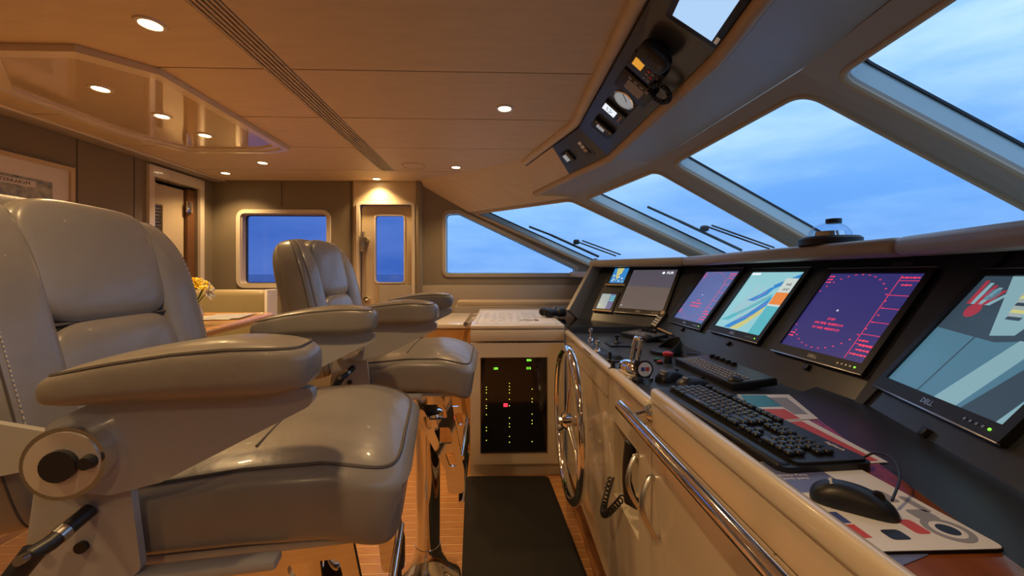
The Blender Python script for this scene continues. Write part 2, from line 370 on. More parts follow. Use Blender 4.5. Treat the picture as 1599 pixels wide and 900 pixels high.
# ---- windscreen bays
def mull(top, low, Y, ext):
    t, l = at(*top, Y=Y), at(*low, Y=Y); d = (l - t).normalized()
    return t - d * ext, t + d * ((t.z - 1.10) / -d.z)
M1 = (m1t - d1 * .02 + Vector((0, .0, 0)), m1b)
M2_ = mull((912, 316), (1070, 390), 3.30, .10); M3_ = mull((1045, 266), (1250, 383), 2.5, .11); M4_ = mull((1290, 135), (1570, 283), 1.6, .13)
s5 = Vector((1, 0, -.577)).normalized()
M5_ = (Vector((1.10, .50, 2.09)), Vector((1.10, .50, 2.09)) + s5 * (.99 / .5)); M6_ = (Vector((.80, -1.65, 2.09)), Vector((.80, -1.65, 2.09)) + s5 * (.99 / .5))
MS = [M1, M2_, M3_, M4_, M5_, M6_]
def bay(i, nme, label, mt, mb_, ml, mr, r, depth=.11):
    (TL, BL), (TR, BR) = MS[i], MS[i + 1]
    Wd = ((TR - TL).length + (BR - BL).length) / 2; L = ((BL - TL).length + (BR - TR).length) / 2
    nrm = (BL - TL).cross(TR - TL).normalized()
    if nrm.z < 0: nrm = -nrm
    class Map:                                          # bilinear map of (x along, y down, w outward)
        def __matmul__(s, v):
            a, b = v.x / Wd, v.y / L
            return TL * (1 - a) * (1 - b) + TR * a * (1 - b) + BR * a * b + BL * (1 - a) * b + nrm * v.z
    Q = Map(); hole = rpoly([(ml, mt), (Wd - mr, mt), (Wd - mr, L - mb_), (ml, L - mb_)], r, 7)
    # subdivide long sides so the sheet follows the bilinear surface
    o = [(Wd * k / 8, 0) for k in range(8)] + [(Wd, L * k / 8) for k in range(8)] + [(Wd * (8 - k) / 8, L) for k in range(8)] + [(0, L * (8 - k) / 8) for k in range(8)]
    g = struct(nme, MB().prism(hole, depth, depth + .008, Q), glass, label)
    part('window_frame', MB().prism(o, .0, .03, Q, [hole]), softgrey, g)
    c = Vector((Wd / 2, L / 2))
    def inset(d): return [tuple(Vector(p) + (c - Vector(p)).normalized() * d) for p in hole]
    part('frame_lip', MB().tube([Q @ Vector((p[0], p[1], .004)) for p in inset(-.012)], .014, 8, True), softlip, g)
    part('window_reveal', MB().prism(inset(-.03), .03, depth, Q, [hole]), reveal, g)
    part('gasket', MB().prism(inset(-.01), depth - .012, depth - .001, Q, [inset(.014)]), gasket, g)
    return g
bay(0, 'window_3', 'narrow windscreen pane next to the raked side window', .05, .10, .035, .07, .05, .09)
bay(1, 'window_4', 'windscreen pane with a wiper beyond it, behind the small displays', .085, .10, .06, .07, .06)
bay(2, 'window_5', 'wide windscreen pane behind the glass compass dome', .10, .10, .07, .075, .09)
bay(3, 'window_6', 'large windscreen pane above the camera monitor', .12, .10, .075, .075, .08)
bay(4, 'window_7', 'windscreen pane at the near end of the helm', .12, .10, .075, .075, .08)
# ---- overhead console (cross sections: ceiling edge A, face top B, face bottom C, lip D)
A_ = [Vector((.10, YN, ZC)), Vector((.43, 1.2, ZC)), Vector((.43, 2.35, ZC)), Vector((.19, 3.17, ZC))]
D_ = [Vector((.34, YN, 1.97)), at(1130, 100, Z=1.97), at(960, 250, Z=1.97), at(840, 305, Z=1.97)]
Bp = [a.lerp(d, .16) + Vector((0, 0, -.005)) for a, d in zip(A_, D_)]
Cp = [d + Vector((-.045, 0, .028)) for d in D_]
E_ = [M6_[0], M4_[0] + Vector((0, -.12, 0)), M3_[0], M2_[0]]
def strip(name, P, Q, m, label=None, th=.012, parent=None, kind=True):
    mb = MB(); n = len(P)
    for i in range(n - 1):
        a, b, c, d = P[i], P[i + 1], Q[i + 1], Q[i]; nr = (b - a).cross(d - a).normalized()
        if nr.z < 0: nr = -nr
        vs = [a, b, c, d] + [v + nr * th for v in (a, b, c, d)]
        mb.add(vs, [(0, 1, 2, 3), (7, 6, 5, 4), (0, 4, 5, 1), (1, 5, 6, 2), (2, 6, 7, 3), (3, 7, 4, 0)])
    return struct(name, mb, m, label) if kind else part(name, mb, m, parent)
oc = thing('overhead_console', 'black overhead instrument panel with tan leather edges above the windscreen', 'console')
part('upper_roll', MB().tube([a.lerp(b, .5) + Vector((0, 0, .012)) for a, b in zip(A_, Bp)], .030, 12), ceilfab, oc)
for i in range(3):
    if i < 2: strip('instrument_face', Bp[i:i + 2], Cp[i:i + 2], blacks, kind=False, parent=oc)
    else:
        k = .42
        bm_, cm_ = Bp[2].lerp(Bp[3], k), Cp[2].lerp(Cp[3], k)
        strip('instrument_face', [Bp[2], bm_], [Cp[2], cm_], blacks, kind=False, parent=oc); strip('blank_panel', [bm_, Bp[3]], [cm_, Cp[3]], ceilfab, kind=False, parent=oc)
part('lower_lip', MB().tube([c.lerp(d, .5) for c, d in zip(Cp, D_)], .026, 10), softlip, oc)
strip('trim_4', [a + Vector((0, 0, .012)) for a in A_], [e_ + Vector((0, 0, .05)) for e_ in E_], ceilgap, 'unseen cover added above the overhead console to stop light leaks')  # added cover that keeps sky light from leaking past the console
strip('trim_1', D_, E_, softgrey, 'grey leather soffit between overhead console and windscreen')
Wp = Vector((-.83, YW, ZC))
hm = MB().add([A_[3], D_[3], Wp, E_[3], M1[0]], [(0, 1, 2), (1, 3, 4, 2)])
struct('trim_2', hm, ceilfab, 'sloping fabric headliner in the far corner')
# unseen dashboard top behind the brow, out to the windscreen, added to block light
struct('trim_3', MB().prism([(1.30, YN), (2.55, YN), (2.45, 3.3), (1.2, 3.94), (.70, 3.94), (.80, 3.1), (1.32, 2.7)], 1.25, 1.30), softgrey, 'unseen shelf added to block light between the dashboard and the windscreen')
struct('wall_front', MB().box((2.1, .9, .55), (.06, 5.8, 1.2)), wallfab, 'front bulkhead behind the dashboard')
# ---- sea outside
o = single('sea', MB().add([(-4000, -4000, -5), (4000, -4000, -5), (4000, 4000, -5), (-4000, 4000, -5)], [(0, 1, 2, 3)]), seamat, 'blue grey sea beyond the windows', 'sea'); o['kind'] = 'stuff'
# ================================================================== LIGHTS IN THE CEILING
def downlight(x, y, z, r, label, w=LAMP_W, grp='ceiling downlights'):
    t = thing('downlight', label, 'light', T(x, y, z), grp)
    part('trim_ring', MB().lathe([(r * .80, .0), (r * .84, -.006), (r * 1.15, -.006), (r * 1.2, .0)], 24), creamrim, t)
    part('lens', MB().lathe([(r * .80, -.002), (.0, -.003)], 24), lampg, t)
    l = bpy.data.lights.new('lamp', 'SPOT'); l.energy = w; l.color = LAMP_C; l.spot_size = R(125); l.spot_blend = .7; l.shadow_soft_size = .035
    link(bpy.data.objects.new('lamp', l), t, T(0, 0, -.02))
for (px, py, lb) in [(235, 37, 'recessed downlight between ceiling tray and slot vent'), (788, 169, 'recessed downlight in front of the overhead console'),
                     (712, 261, 'small recessed downlight near the sloping headliner'), (588, 279, 'small recessed downlight over the side door'),
                     (410, 254, 'small recessed downlight beyond the ceiling tray, nearer the slot vent'), (352, 270, 'small recessed downlight at the corner by the louvred door')]:
    p = at(px, py, Z=ZC); downlight(p.x, p.y, ZC, .042, lb, LAMP_W * (.8 if py > 250 else 1))
for (px, py, lb) in [(157, 138, 'tray downlight beside the picture'), (253, 181, 'middle downlight in the glossy ceiling tray'), (320, 211, 'tray downlight toward the louvred door')]:
    p = at(px, py, Z=2.18); downlight(p.x, p.y, 2.18, .040, lb)
for x, y in ((-1.35, .1), (-.35, .35), (-1.35, -.9), (-.35, -.9)): downlight(x, y, ZC, .042, 'unseen downlight added in the ceiling to light the near helm seat')  # lamps outside the view, added to light the near chair
# ---- ceiling slot vent
v = thing('ceiling_vent', 'long linear slot vent running across the ceiling', 'vent', T(-.985, .97, ZC))
part('vent_backing', MB().box((0, 0, .016), (.118, 5.14, .004)), black, v)
for i in range(6): part('vent_slat', MB().box((-.05 + .02 * i, 0, .004), (.009, 5.14, .016), b=.002, seg=1), ceilfab, v)
# ---- glossy ceiling tray
ty0, ty1, tx0, tx1 = 1.63, 2.97, -2.42, -1.50
def octo(d, c): return [(tx0 + d + c, ty0 + d), (tx1 - d - c * .6, ty0 + d), (tx1 - d, ty0 + d + c * .6), (tx1 - d, ty1 - d - c * .25), (tx1 - d - c * .5, ty1 - d), (tx0 + d + c * .5, ty1 - d), (tx0 + d, ty1 - d - c), (tx0 + d, ty0 + d + c)]
t = thing('ceiling_tray', 'glossy cream ceiling tray with stepped octagonal moulding', 'ceiling panel')
part('gloss_panel', MB().prism(octo(.05, .30), 2.180, 2.189), trayg, t)
part('outer_moulding', MB().prism(octo(0, .30), 2.160, 2.189, None, [octo(.035, .30)]), creamrim, t)
part('inner_moulding', MB().prism(octo(.035, .30), 2.170, 2.189, None, [octo(.07, .30)]), creamrim, t)
p = at(646, 259, Z=ZC)
sp_ = thing('ceiling_speaker', 'round flush speaker grille in the ceiling', 'speaker', T(p.x, p.y, ZC))
part('grille', MB().lathe([(.0, -.006), (.085, -.005), (.09, .0)], 28), ceilfab, sp_); part('rim', MB().lathe([(.088, .0), (.09, -.007), (.098, -.006), (.10, 0)], 28), ceilfab, sp_)
# ================================================================== HELM CHAIRS
def helm_chair(label, x, y, rz):
    t = thing('helm_chair', label, 'chair', T(x, y, 0) @ RZ(R(rz)), 'helm chairs')
    # seat: crowned, with a waterfall front
    sc_, sh = (-.045, 0, .905), (.255, .255, .062)
    def sf(p):
        q = p.copy(); f = max(0, (q.x - .05) / .16); q.z -= .035 * f * f; q.z += .012 * math.cos(q.y * 5.5) if q.z > .9 else 0
        if q.z > .9: q.z += .018 * max(0, 1 - abs(q.x - .02) / .2)
        if f > 0 and q.z < .9: q.z -= .02 * f; q.x -= .02 * f
        return q
    st = part('seat', MB().sq(sc_, sh, .42, .28, sf, 64, 28), leather, t)
    part('piping', MB().tube(sqcurve(sc_, sh, .42, .28, R(38), sf, 80), .0035, 6, True), seam, st)
    mid = [sf(Vector((-.05, -.25 + .5 * k / 20, .905 + .062))) + Vector((0, 0, .0)) for k in range(3, 18)]
    part('seat_seam', MB().tube(mid, .0022, 5), seam, st)
    part('seat_pan', MB().box((-.06, 0, .842), (.40, .46, .018), b=.006), greymetal, t)
    # backrest: shell, headrest and lumbar pads, side bolsters, in a reclined frame
    BM = T(-.355, 0, .915) @ RY(R(-13))
    def shf(p):
        q = p.copy(); q.x -= .035 * (1 - (q.y / .28) ** 2) * 0; k = max(0, (q.z - .36) / .16); q.y *= 1 - .14 * k * k; return q
    sh_ = part('backrest', MB().sq((-.022, 0, .245), (.048, .254, .268), .32, .35, shf, 48, 28), leather_d, t, BM)
    def pf(z0, z1):
        def f(p):
            q = p.copy(); q.x += .010 * math.cos((q.y) / .16 * 1.3); return q
        return f
    hd = part('headrest_pad', MB().sq((.018, 0, .388), (.036, .155, .116), .45, .35, pf(0, 1), 40, 22), leather, t, BM)
    lm = part('lumbar_pad', MB().sq((.018, 0, .150), (.038, .155, .130), .45, .35, pf(0, 1), 40, 22), leather, t, BM)
    part('pad_seam', MB().tube([(.044, -.15 + .3 * k / 10, .276) for k in range(11)], .003, 6), seam, hd)
    for s in (-1, 1):
        def bf(p, s=s):
            q = p.copy(); k = max(0, (q.z - .34) / .19); q.y -= s * .030 * k * k; q.x -= .03 * k * k; return q
        c, h = (.012, s * .198, .245), (.052, .064, .258)
        b = part('side_bolster', MB().sq(c, h, .5, .55, bf, 32, 30), leather, t, BM)
        # two rows of stitching down the inner and outer edge of the bolster
        for ang in (.62, 1.25):
            mb = MB(); mc = MB(); pts = []
            for k in range(5, 60):
                bb = -math.pi / 2 + math.pi * k / 64; al = ang * (1 if s > 0 else -1)
                p = bf(Vector((c[0] + h[0] * sp(math.cos(bb), .5) * sp(math.cos(al), .55), c[1] + h[1] * sp(math.cos(bb), .5) * sp(math.sin(al), .55), c[2] + h[2] * sp(math.sin(bb), .5))))
                pts.append(p)
            part('seam_line', MB().tube(pts, .0016, 5), seam, b)
            off = Vector((.004, -s * .008 if ang < 1 else -s * .006, 0)); n = 0; L = 0
            for p, q in zip(pts, pts[1:]):
                d = (q - p).length; m = max(1, int(d / .007))
                for j in range(m): mb.tube([p.lerp(q, j / m) + off, p.lerp(q, (j + .55) / m) + off], .0009, 4)
            part('stitching', mb, thread, b, kind='stuff')
    # arms
    for s in (-1, 1):
        c, h = (-.085, s * .29, 1.146), (.165, .053, .041)
        def af(p):
            q = p.copy(); k = (q.x + .085) / .165; tap = .62 + .38 * min(1, (k + 1) / 1.3)
            q.z = 1.146 + (q.z - 1.146) * tap - .016 * (1 - k) * .6 + .012 * (1 - k * k); q.y = s * .29 + (q.y - s * .29) * (.80 + .20 * min(1, (k + 1) / 1.2)); return q
        ap = part('arm_pad', MB().sq(c, h, .55, .38, af, 48, 24), leather, t)
        part('piping', MB().tube(sqcurve(c, h, .55, .38, R(33), af, 64), .0024, 5, True), seam, ap)
        MX = Matrix(((1, 0, 0, 0), (0, 0, 1, s * .285), (0, 1, 0, 0), (0, 0, 0, 1)))
        part('arm_bracket', MB().prism(rpoly([(-.26, .995), (-.18, .980), (-.12, .992), (.075, 1.088), (.075, 1.112), (-.19, 1.112), (-.255, 1.08)], .02), -.011, .011, MX), greymetal, t)
        dr = part('pivot_drum', MB().cyl((-.217, s * .262, 1.036), (-.217, s * .318, 1.036), .047, n=32), chrome, t)
        part('drum_cap', MB().cyl((-.217, s * .318, 1.036), (-.217, s * .320, 1.036), .041, n=32), capm, dr)
        part('drum_knob', MB().cyl((-.217, s * .320, 1.036), (-.217, s * .327, 1.036), .020, n=20).cyl((-.186, s * .320, 1.038), (-.186, s * .329, 1.038), .010, .008, n=14), black, dr)
        sp_l = part('side_plate', MB().prism(rpoly([(-.295, .872), (-.185, .848), (-.155, .86), (-.175, 1.04), (-.275, 1.04)], .015), -.006, .006, Matrix(((1, 0, 0, 0), (0, 0, 1, s * .272), (0, 1, 0, 0), (0, 0, 0, 1)))), greymetal, t)
        part('plate_flange', MB().box((-.10, s * .268, .848), (.24, .03, .016), b=.006), greymetal, sp_l)
        for bx, bmt in ((-.225, black), (-.275, steel)): part('bolt', MB().cyl((bx, s * .276, .905), (bx, s * .283, .905), .008, n=12), bmt, sp_l)
        part('back_bracket', MB().prism(rpoly([(-.40, 1.10), (-.25, 1.06), (-.25, 1.02), (-.38, 1.0)], .01), -.005, .005, Matrix(((1, 0, 0, 0), (0, 0, 1, s * .272), (0, 1, 0, 0), (0, 0, 0, 1)))), greymetal, t)
        if s < 0:
            lv = part('recline_lever', MB().tube([(-.215, -.28, .955), (-.225, -.325, .940), (-.235, -.34, .935)], .010, 12).tube([(-.232, -.335, .940), (-.27, -.365, .87), (-.295, -.38, .80)], [.013, .0105, .009], 12), black, t)
            part('lever_ferrule', MB().cyl((-.2215, -.308, .9457), (-.2237, -.318, .9423), .0112, n=14), steel, lv)
            part('lever_screw', MB().cyl((-.232, -.344, .938), (-.232, -.356, .940), .006, n=10), steel, lv)
    # footrest: two polished side plates with cut-outs and a black tread between them
    cut = [rpoly([(-.205, .80), (-.120, .80), (-.105, .745), (-.175, .745)], .012), rpoly([(-.16, .715), (-.098, .715), (-.085, .655), (-.135, .655)], .012), rpoly([(-.118, .625), (-.082, .625), (-.072, .57), (-.098, .57)], .01)]
    cut = [[(a + .27, b) for a, b in c] for c in cut]
    shp = [(a + .27, b) for a, b in [(-.27, .845), (-.10, .845), (-.045, .55), (-.045, .47), (-.105, .47), (-.115, .56)]]
    for s in (-1, 1):
        MX = Matrix(((1, 0, 0, -.06), (0, 0, 1, s * .205), (0, 1, 0, 0), (0, 0, 0, 1)))
        part('footrest_plate', MB().prism(rpoly(shp, .02), -.006, .006, MX, cut), chrome, t)
    tr = part('footrest_tread', MB().box((.15, 0, .51), (.014, .398, .16), RY(0), b=.004), rubber, t)
    part('tread_trim', MB().cyl((.155, -.20, .595), (.155, .20, .595), .009, n=12).cyl((.155, -.20, .43), (.155, .20, .43), .009, n=12), chrome, tr)
    # pedestal
    pc = part('pedestal_column', MB().cyl((0, 0, .10), (0, 0, .70), .050, n=32), chrome, t)
    part('slide_column', MB().cyl((0, 0, .66), (0, 0, .845), .040, n=28), black, pc)
    part('clamp_collar', MB().lathe([(.050, .655), (.062, .66), (.062, .705), (.050, .71)], 32).cyl((.055, -.03, .682), (.085, -.05, .682), .009, n=10), chrome, pc)
    part('pedestal_base', MB().lathe([(.135, .0), (.137, .008), (.125, .02), (.085, .055), (.058, .11), (.052, .15)], 40), chrome, t)
    part('bearing_plate', MB().box((-.03, 0, .828), (.26, .26, .02), b=.006), black, t)
    return t
helm_chair('taupe leather helm chair in the foreground, beside the keyboard end of the console', -.392, .875, 8.5)
helm_chair('taupe leather helm chair beside the chart table cabinet', -.30, 1.68, 1.5)
# ================================================================== HELM CONSOLE
def frame(p0, ang, t=.59):                              # dashboard face: bottom-left corner, plan angle of its right direction from -Y
    a = R(ang); return Fr(p0, (math.sin(a), -math.cos(a), 0), (math.cos(a) * t, math.sin(a) * t, math.sqrt(1 - t * t)))
FA = frame((.97 - .79 * math.sin(R(38)), 2.40 + .79 * math.cos(R(38)), .95), 38); FB = frame((.97, 2.65, .95), 0); FC = frame((.97, 1.015, .95), -19)
hc = thing('helm_console', 'long cream and black helm console with angled dashboard under the windscreen', 'console')
MK = Matrix(((0, 0, 1, .42), (1, 0, 0, 0), (0, 1, 0, 0), (0, 0, 0, 1)))   # (y, z) polygon, extruded to +X
niche = [(1.19, .475), (1.45, .475), (1.45, .74), (1.19, .74)]
def facepiece(y0, y1, z1, holes=()): return MB().prism([(y0, .09), (y1, .09), (y1, z1), (y0, z1)], 0, .02, MK, holes)
part('front_panel', facepiece(1.525, 2.49, .80), cream, hc); part('front_panel', facepiece(1.09, 1.52, .90, [niche]), cream, hc)
part('fascia_strip', MB().prism([(1.525, .806), (2.49, .806), (2.49, .90), (1.525, .90)], -.004, .02, MK), cream, hc)
for y0, y1 in ((.60, 1.085), (.10, .595), (-.42, .095), (-1.5, -.425)):
    dr = part('cabinet_door', facepiece(y0, y1, .85), cream, hc)
part('upper_fascia', MB().prism([(-1.5, .855), (1.085, .855), (1.085, .935), (-1.5, .935)], 0, .02, MK), cream, hc)
def handle(y, z):
    P = [(.42 - .002, y, z + .068)] + [(.42 - .012 - .028 * math.sin(math.pi * k / 10), y - .004 * k, z + .068 - .0136 * k) for k in range(11)] + [(.42 - .002, y - .04, z - .068)]
    part('door_handle', MB().tube(P, .0045, 8, flat=1.7), steel, hc)
handle(1.19, .662); handle(1.07, .66)
part('niche_lining', MB().box((.52, 1.32, .607), (.004, .27, .27)).box((.481, 1.32, .472), (.08, .27, .004)).box((.481, 1.32, .743), (.08, .27, .004)).box((.481, 1.187, .607), (.08, .004, .27)).box((.481, 1.453, .607), (.08, .004, .27)), cream, hc)
part('plinth', MB().box((.47, .5, .045), (.04, 4.0, .09)), brownw, hc); part('floor_kerb', MB().box((.425, .5, .012), (.05, 4.0, .024), b=.005), teakd, hc)
part('rim', MB().box((.425, 1.79, .912), (.034, 1.40, .032), b=.012, seg=3), creamrim, hc)
part('raised_rim', MB().box((.428, -.20, .944), (.026, 2.58, .044), b=.011, seg=3), creamrim, hc)
part('control_top', MB().prism([(.44, 1.09), (.97, 1.09), (.985, 2.45), (.44, 2.48)], .885, .912), blacks, hc)
part('far_shelf', MB().prism([(.43, 2.50), (.96, 2.42), (.98, 2.42), (.50, 3.05), (.43, 2.92)], .93, .952), blackg, hc)
part('shelf_riser', MB().prism([(.44, 2.475), (.985, 2.415), (.985, 2.43), (.44, 2.49)], .89, .952), blacks, hc)
part('desk_top', MB().prism([(.445, 1.085), (.80, 1.085), (.60, .43), (.446, -.07)], .915, .940), cherry, hc)
part('black_ledge', MB().prism([(.802, 1.085), (1.0, 1.2), (1.0, 1.085), (.62, -.20), (.446, -.9), (.446, -.075), (.602, .43)], .90, .938), blacks, hc)
part('near_ledge', MB().prism([(.44, -.08), (.70, -.08), (.40, -1.5), (.44, -1.5)], .89, .936), blacks, hc)
def panel(name, f, u0, u1, v0=0, v1=.515): return part(name, MB().prism([(u0, v0), (u1, v0), (u1, v1), (u0, v1)], -.02, 0, f.M(0, 0)), blacks, hc)
panel('dash_panel', FA, .15, .81, -.02); panel('dash_panel', FB, .245, 1.615, -.05); panel('dash_panel', FC, 0, 1.8, -.03)
def infill(P):
    n_ = (P[1] - P[0]).cross(P[3] - P[0]).normalized() * .012
    part('corner_infill', MB().add([p_ for p_ in P] + [p_ + n_ for p_ in P], [(0, 1, 2, 3), (7, 6, 5, 4), (0, 4, 5, 1), (1, 5, 6, 2), (2, 6, 7, 3), (3, 7, 4, 0)]), blacks, hc)
g_ = lambda f, u, v: f.M(u, v, -.004).translation
infill([g_(FA, .80, -.02), g_(FB, .25, -.05), g_(FB, .25, .515), g_(FA, .80, .515)]); infill([g_(FB, 1.61, -.05), g_(FC, .004, -.03), g_(FC, .004, .515), g_(FB, 1.61, .515)])
part('dash_foot', MB().box((.985, 1.75, .925), (.03, 1.36, .05), b=.01), blacks, hc)
# end cheek of the dashboard
MCk = FA.M(.135, 0) @ Matrix(((0, 0, 1, 0), (1, 0, 0, 0), (0, 1, 0, 0), (0, 0, 0, 1)))      # (v, w): polygon in the plane across the dashboard
part('end_cheek', MB().prism([(0, -.02), (0, .12), (.46, .09), (.49, .09), (.49, -.02)], -.015, .015, FA.M(.135, 0) @ Matrix(((0, 0, 1, 0), (1, 0, 0, 0), (0, 1, 0, 0), (0, 0, 0, 1)))), leather_d, hc)
# padded brow in three lengths
bw = [FA.M(.10, .50, .09).translation, Vector((1.175, 2.44, 1.358)), Vector((1.175, 1.10, 1.358)), Vector((1.175 - 1.6 * math.sin(R(19)), 1.10 - 1.6 * math.cos(R(19)), 1.358))]
bw[0].z = 1.358
for a, b in zip(bw, bw[1:]):
    d = (b - a).normalized(); c = (a + b) / 2; L = (b - a).length
    part('brow_pad', MB().box((0, 0, 0), (.10, L - .004, .056), T(*c) @ Matrix.Rotation(math.atan2(-d.x, d.y), 4, 'Z'), b=.025, seg=4), softgrey, hc)
part('hood_top', MB().prism([(q.x + .03, q.y) for q in bw] + [(1.35, -.9), (1.40, 1.1), (1.40, 2.55), (.95, 3.25)], 1.345, 1.375), softgrey, hc)
for f, u, v in ((FC, FC.hit(1447, 677)[0], FC.hit(1447, 677)[1]), (FB, 1.40, .035), (FB, .96, .035), (FB, .53, .035)):
    part('rocker_switch', MB().box((0, 0, .004), (.022, .020, .008), f.M(u, v), b=.002).box((.004, 0, .008), (.012, .017, .006), f.M(u, v), b=.002), black, hc)
for f, u in ((FB, 1.47), (FB, .60)):
    part('label_plate', MB().box((0, 0, .002), (.060, .014, .003), f.M(u, .447), b=.001), steel, hc)
# ---- monitors
def scr(name, col, s): return emis(name, col, s)
S_radar = scr('radar_screen', (.030, .026, .13), 1.0); S_radar2 = scr('pale_radar_screen', (.09, .12, .30), 1.0); S_chart = scr('chart_sea', (.30, .62, .68), .8); S_dark = scr('thermal_screen', (.075, .065, .085), 1.0)
S_cctv = scr('camera_screen', (.06, .15, .21), 1.0); S_red = scr('radar_red', (.85, .05, .10), 1.0); S_wht = scr('screen_white', (.8, .85, .9), .9)
S_blue = scr('chart_deep_blue', (.03, .22, .55), .9); S_yel = scr('chart_land', (.62, .60, .22), .8); S_org = scr('chart_orange', (.75, .22, .04), .9); S_panel = scr('chart_side_panel', (.62, .70, .66), .8); S_teal = scr('chart_shallow', (.10, .48, .55), .8)
S_grn = scr('led_green', (.25, .9, .05), 1.3); S_lred = scr('led_red', (.9, .03, .06), 1.6); S_grey = scr('screen_grey', (.35, .42, .42), .8); S_dk = scr('camera_dark', (.03, .05, .07), 1); S_lt = scr('camera_light', (.19, .33, .37), 1); S_rd2 = scr('camera_red', (.30, .03, .05), 1)
def poly(p, m, parent, name='screen_graphic', z=.0006): return part(name, MB().prism(p, 0, z), m, parent, T(0, 0, .0004))
def monitor(f, u0, u1, v0, v1, sm, label, draw=None, logo='DELL', bz=.020, bb=.034):
    w, h = u1 - u0, v1 - v0
    t = thing('monitor', label, 'monitor', f.M((u0 + u1) / 2, (v0 + v1) / 2), 'flat screens set in the dashboard')
    part('bezel', MB().prism(rrect(-w / 2 - bz, -h / 2 - bb, w / 2 + bz, h / 2 + bz, .006), .001, .016, None, [rrect(-w / 2, -h / 2, w / 2, h / 2, .001, 1)]), black, t)
    part('bezel_edge', MB().box((0, h / 2 + bz, .014), (w + 2 * bz, .004, .006), b=.001).box((0, -h / 2 - bb, .014), (w + 2 * bz, .004, .006), b=.001), steel, t, kind='stuff')
    s = part('screen', MB().box((0, 0, .009), (w, h, .002)), sm, t)
    s.location.z = 0
    dr = bpy.data.objects.new('screen', None)
    if logo: text('logo', logo, .016, steel, t, T(0, -h / 2 - bb / 2, .0163), bold=.0004)
    for k in range(5): part('button', MB().cyl((w / 2 - .01 - .014 * k, -h / 2 - bb / 2, .016), (w / 2 - .01 - .014 * k, -h / 2 - bb / 2, .0172), .003, n=10), S_grn if k == 0 else steel, t)
    bpy.data.objects.remove(dr)
    if draw: draw(s, w, h)
    return t
ZS = .0103
def sg(s, p, m, z=.0): return part('screen_graphic', MB().prism(p, ZS + z, ZS + .0004 + z), m, s)
def radar(s, w, h):
    mb = MB(); cx, cy, r = -w * .10, h * .02, h * .47
    for k in range(36):
        a = 2 * math.pi * k / 36; mb.box((cx + r * math.cos(a) * .96, cy + r * math.sin(a), ZS), (.006, .003, .0006), None)
    part('range_ring', mb, S_red, s, kind='stuff')
    mb = MB().box((w * .30, 0, ZS), (.0012, h * .96, .0006))
    for k, yy in enumerate((.42, .25, .10, -.06, -.20, -.31)): mb.box((w * .40, h * yy, ZS), (w * .19, .0014, .0006))
    part('readout_lines', mb, S_red, s, kind='stuff')
    for i, (tx, sz, yy) in enumerate((('ST-BY', .012, -.09), ('ON TIME  022809.3 H', .012, -.15), ('TX TIME  000297.4 H', .012, -.21))): text('radar_text', tx, sz, S_red, s, T(cx + .0, h * yy, ZS))
    mb = MB()
    for x_, y_, n_ in ((.33, -.27, 3), (.36, -.32, 4), (.36, -.37, 4), (.33, -.42, 5), (.32, .455, 5), (.36, .37, 3), (-.47, .46, 2), (-.47, .42, 2), (-.47, .38, 2), (-.47, -.32, 2), (-.47, -.36, 2)):
        for k in range(n_): mb.box((w * x_ + .011 * k, h * y_, ZS), (.0085, .0055 if k % 2 else .004, .0006))
    part('small_readouts', mb, S_red, s, kind='stuff')
    text('cursor_cross', '+', .018, S_wht, s, T(cx, cy, ZS))
def chartdraw(s, w, h):
    g = lambda *p: [(x * w, y * h) for x, y in p]
    sg(s, g((-.47, -.38), (-.1, -.12), (.10, .06), (.22, .14), (.22, .07), (.02, -.10), (-.30, -.36)), S_teal)
    sg(s, g((-.20, .00), (-.02, .12), (.10, .24), (.18, .26), (.12, .12), (-.05, .0)), S_blue); sg(s, g((.12, .28), (.48, .48), (.48, .40), (.16, .22)), S_blue)
    sg(s, g((-.30, -.48), (.0, -.22), (.24, .10), (.24, -.06), (.05, -.34), (-.1, -.48)), S_blue, .0001); sg(s, g((-.16, -.48), (.05, -.30), (.24, -.06), (.24, -.18), (.08, -.40), (.0, -.48)), S_yel, .0002)
    sg(s, g((.26, -.5), (.5, -.5), (.5, .40), (.26, .40)), S_panel, .0003); sg(s, g((.26, -.02), (.5, -.02), (.5, .17), (.26, .17)), S_org, .0006); sg(s, g((.26, -.5), (.5, -.5), (.5, -.05), (.26, -.05)), S_teal, .0005)
    for k, tx in enumerate(('0.62', '15.67')): text('chart_text', tx, .016, black, s, T(w * .38, h * (.30 - .08 * k), ZS + .001))
    sg(s, g((-.49, .45), (-.3, .45), (-.3, .49), (-.49, .49)), S_wht)
    mb = MB()
    for k in range(6): mb.box((-.1 * w, 0, ZS + .0008), (w * .9, .0006, .0003), Matrix.Rotation(R(25 + k * 9), 4, 'Z') @ T(0, (-.25 + .1 * k) * h, 0) @ Matrix.Diagonal((.55, 1, 1, 1)))
    part('track_line', mb, S_red, s, kind='stuff')
def flir(s, w, h):
    text('flir_text', '◆FLIR' if False else 'FLIR', .026, S_wht, s, T(w * .36, h * .42, ZS), bold=.0006); part('flir_mark', MB().lathe([(.010, ZS), (.010, ZS + .0005), (.006, ZS + .0005), (.006, ZS)], 20), S_wht, s, T(w * .22, h * .42, 0))
    sg(s, [(-w * .5, -h * .5), (w * .5, -h * .5), (w * .5, h * .05), (-w * .5, h * .08)], scr('thermal_sea', (.11, .085, .075), 1)); text('flir_text', 'N', .014, S_wht, s, T(-w * .45, -h * .42, ZS + .001))
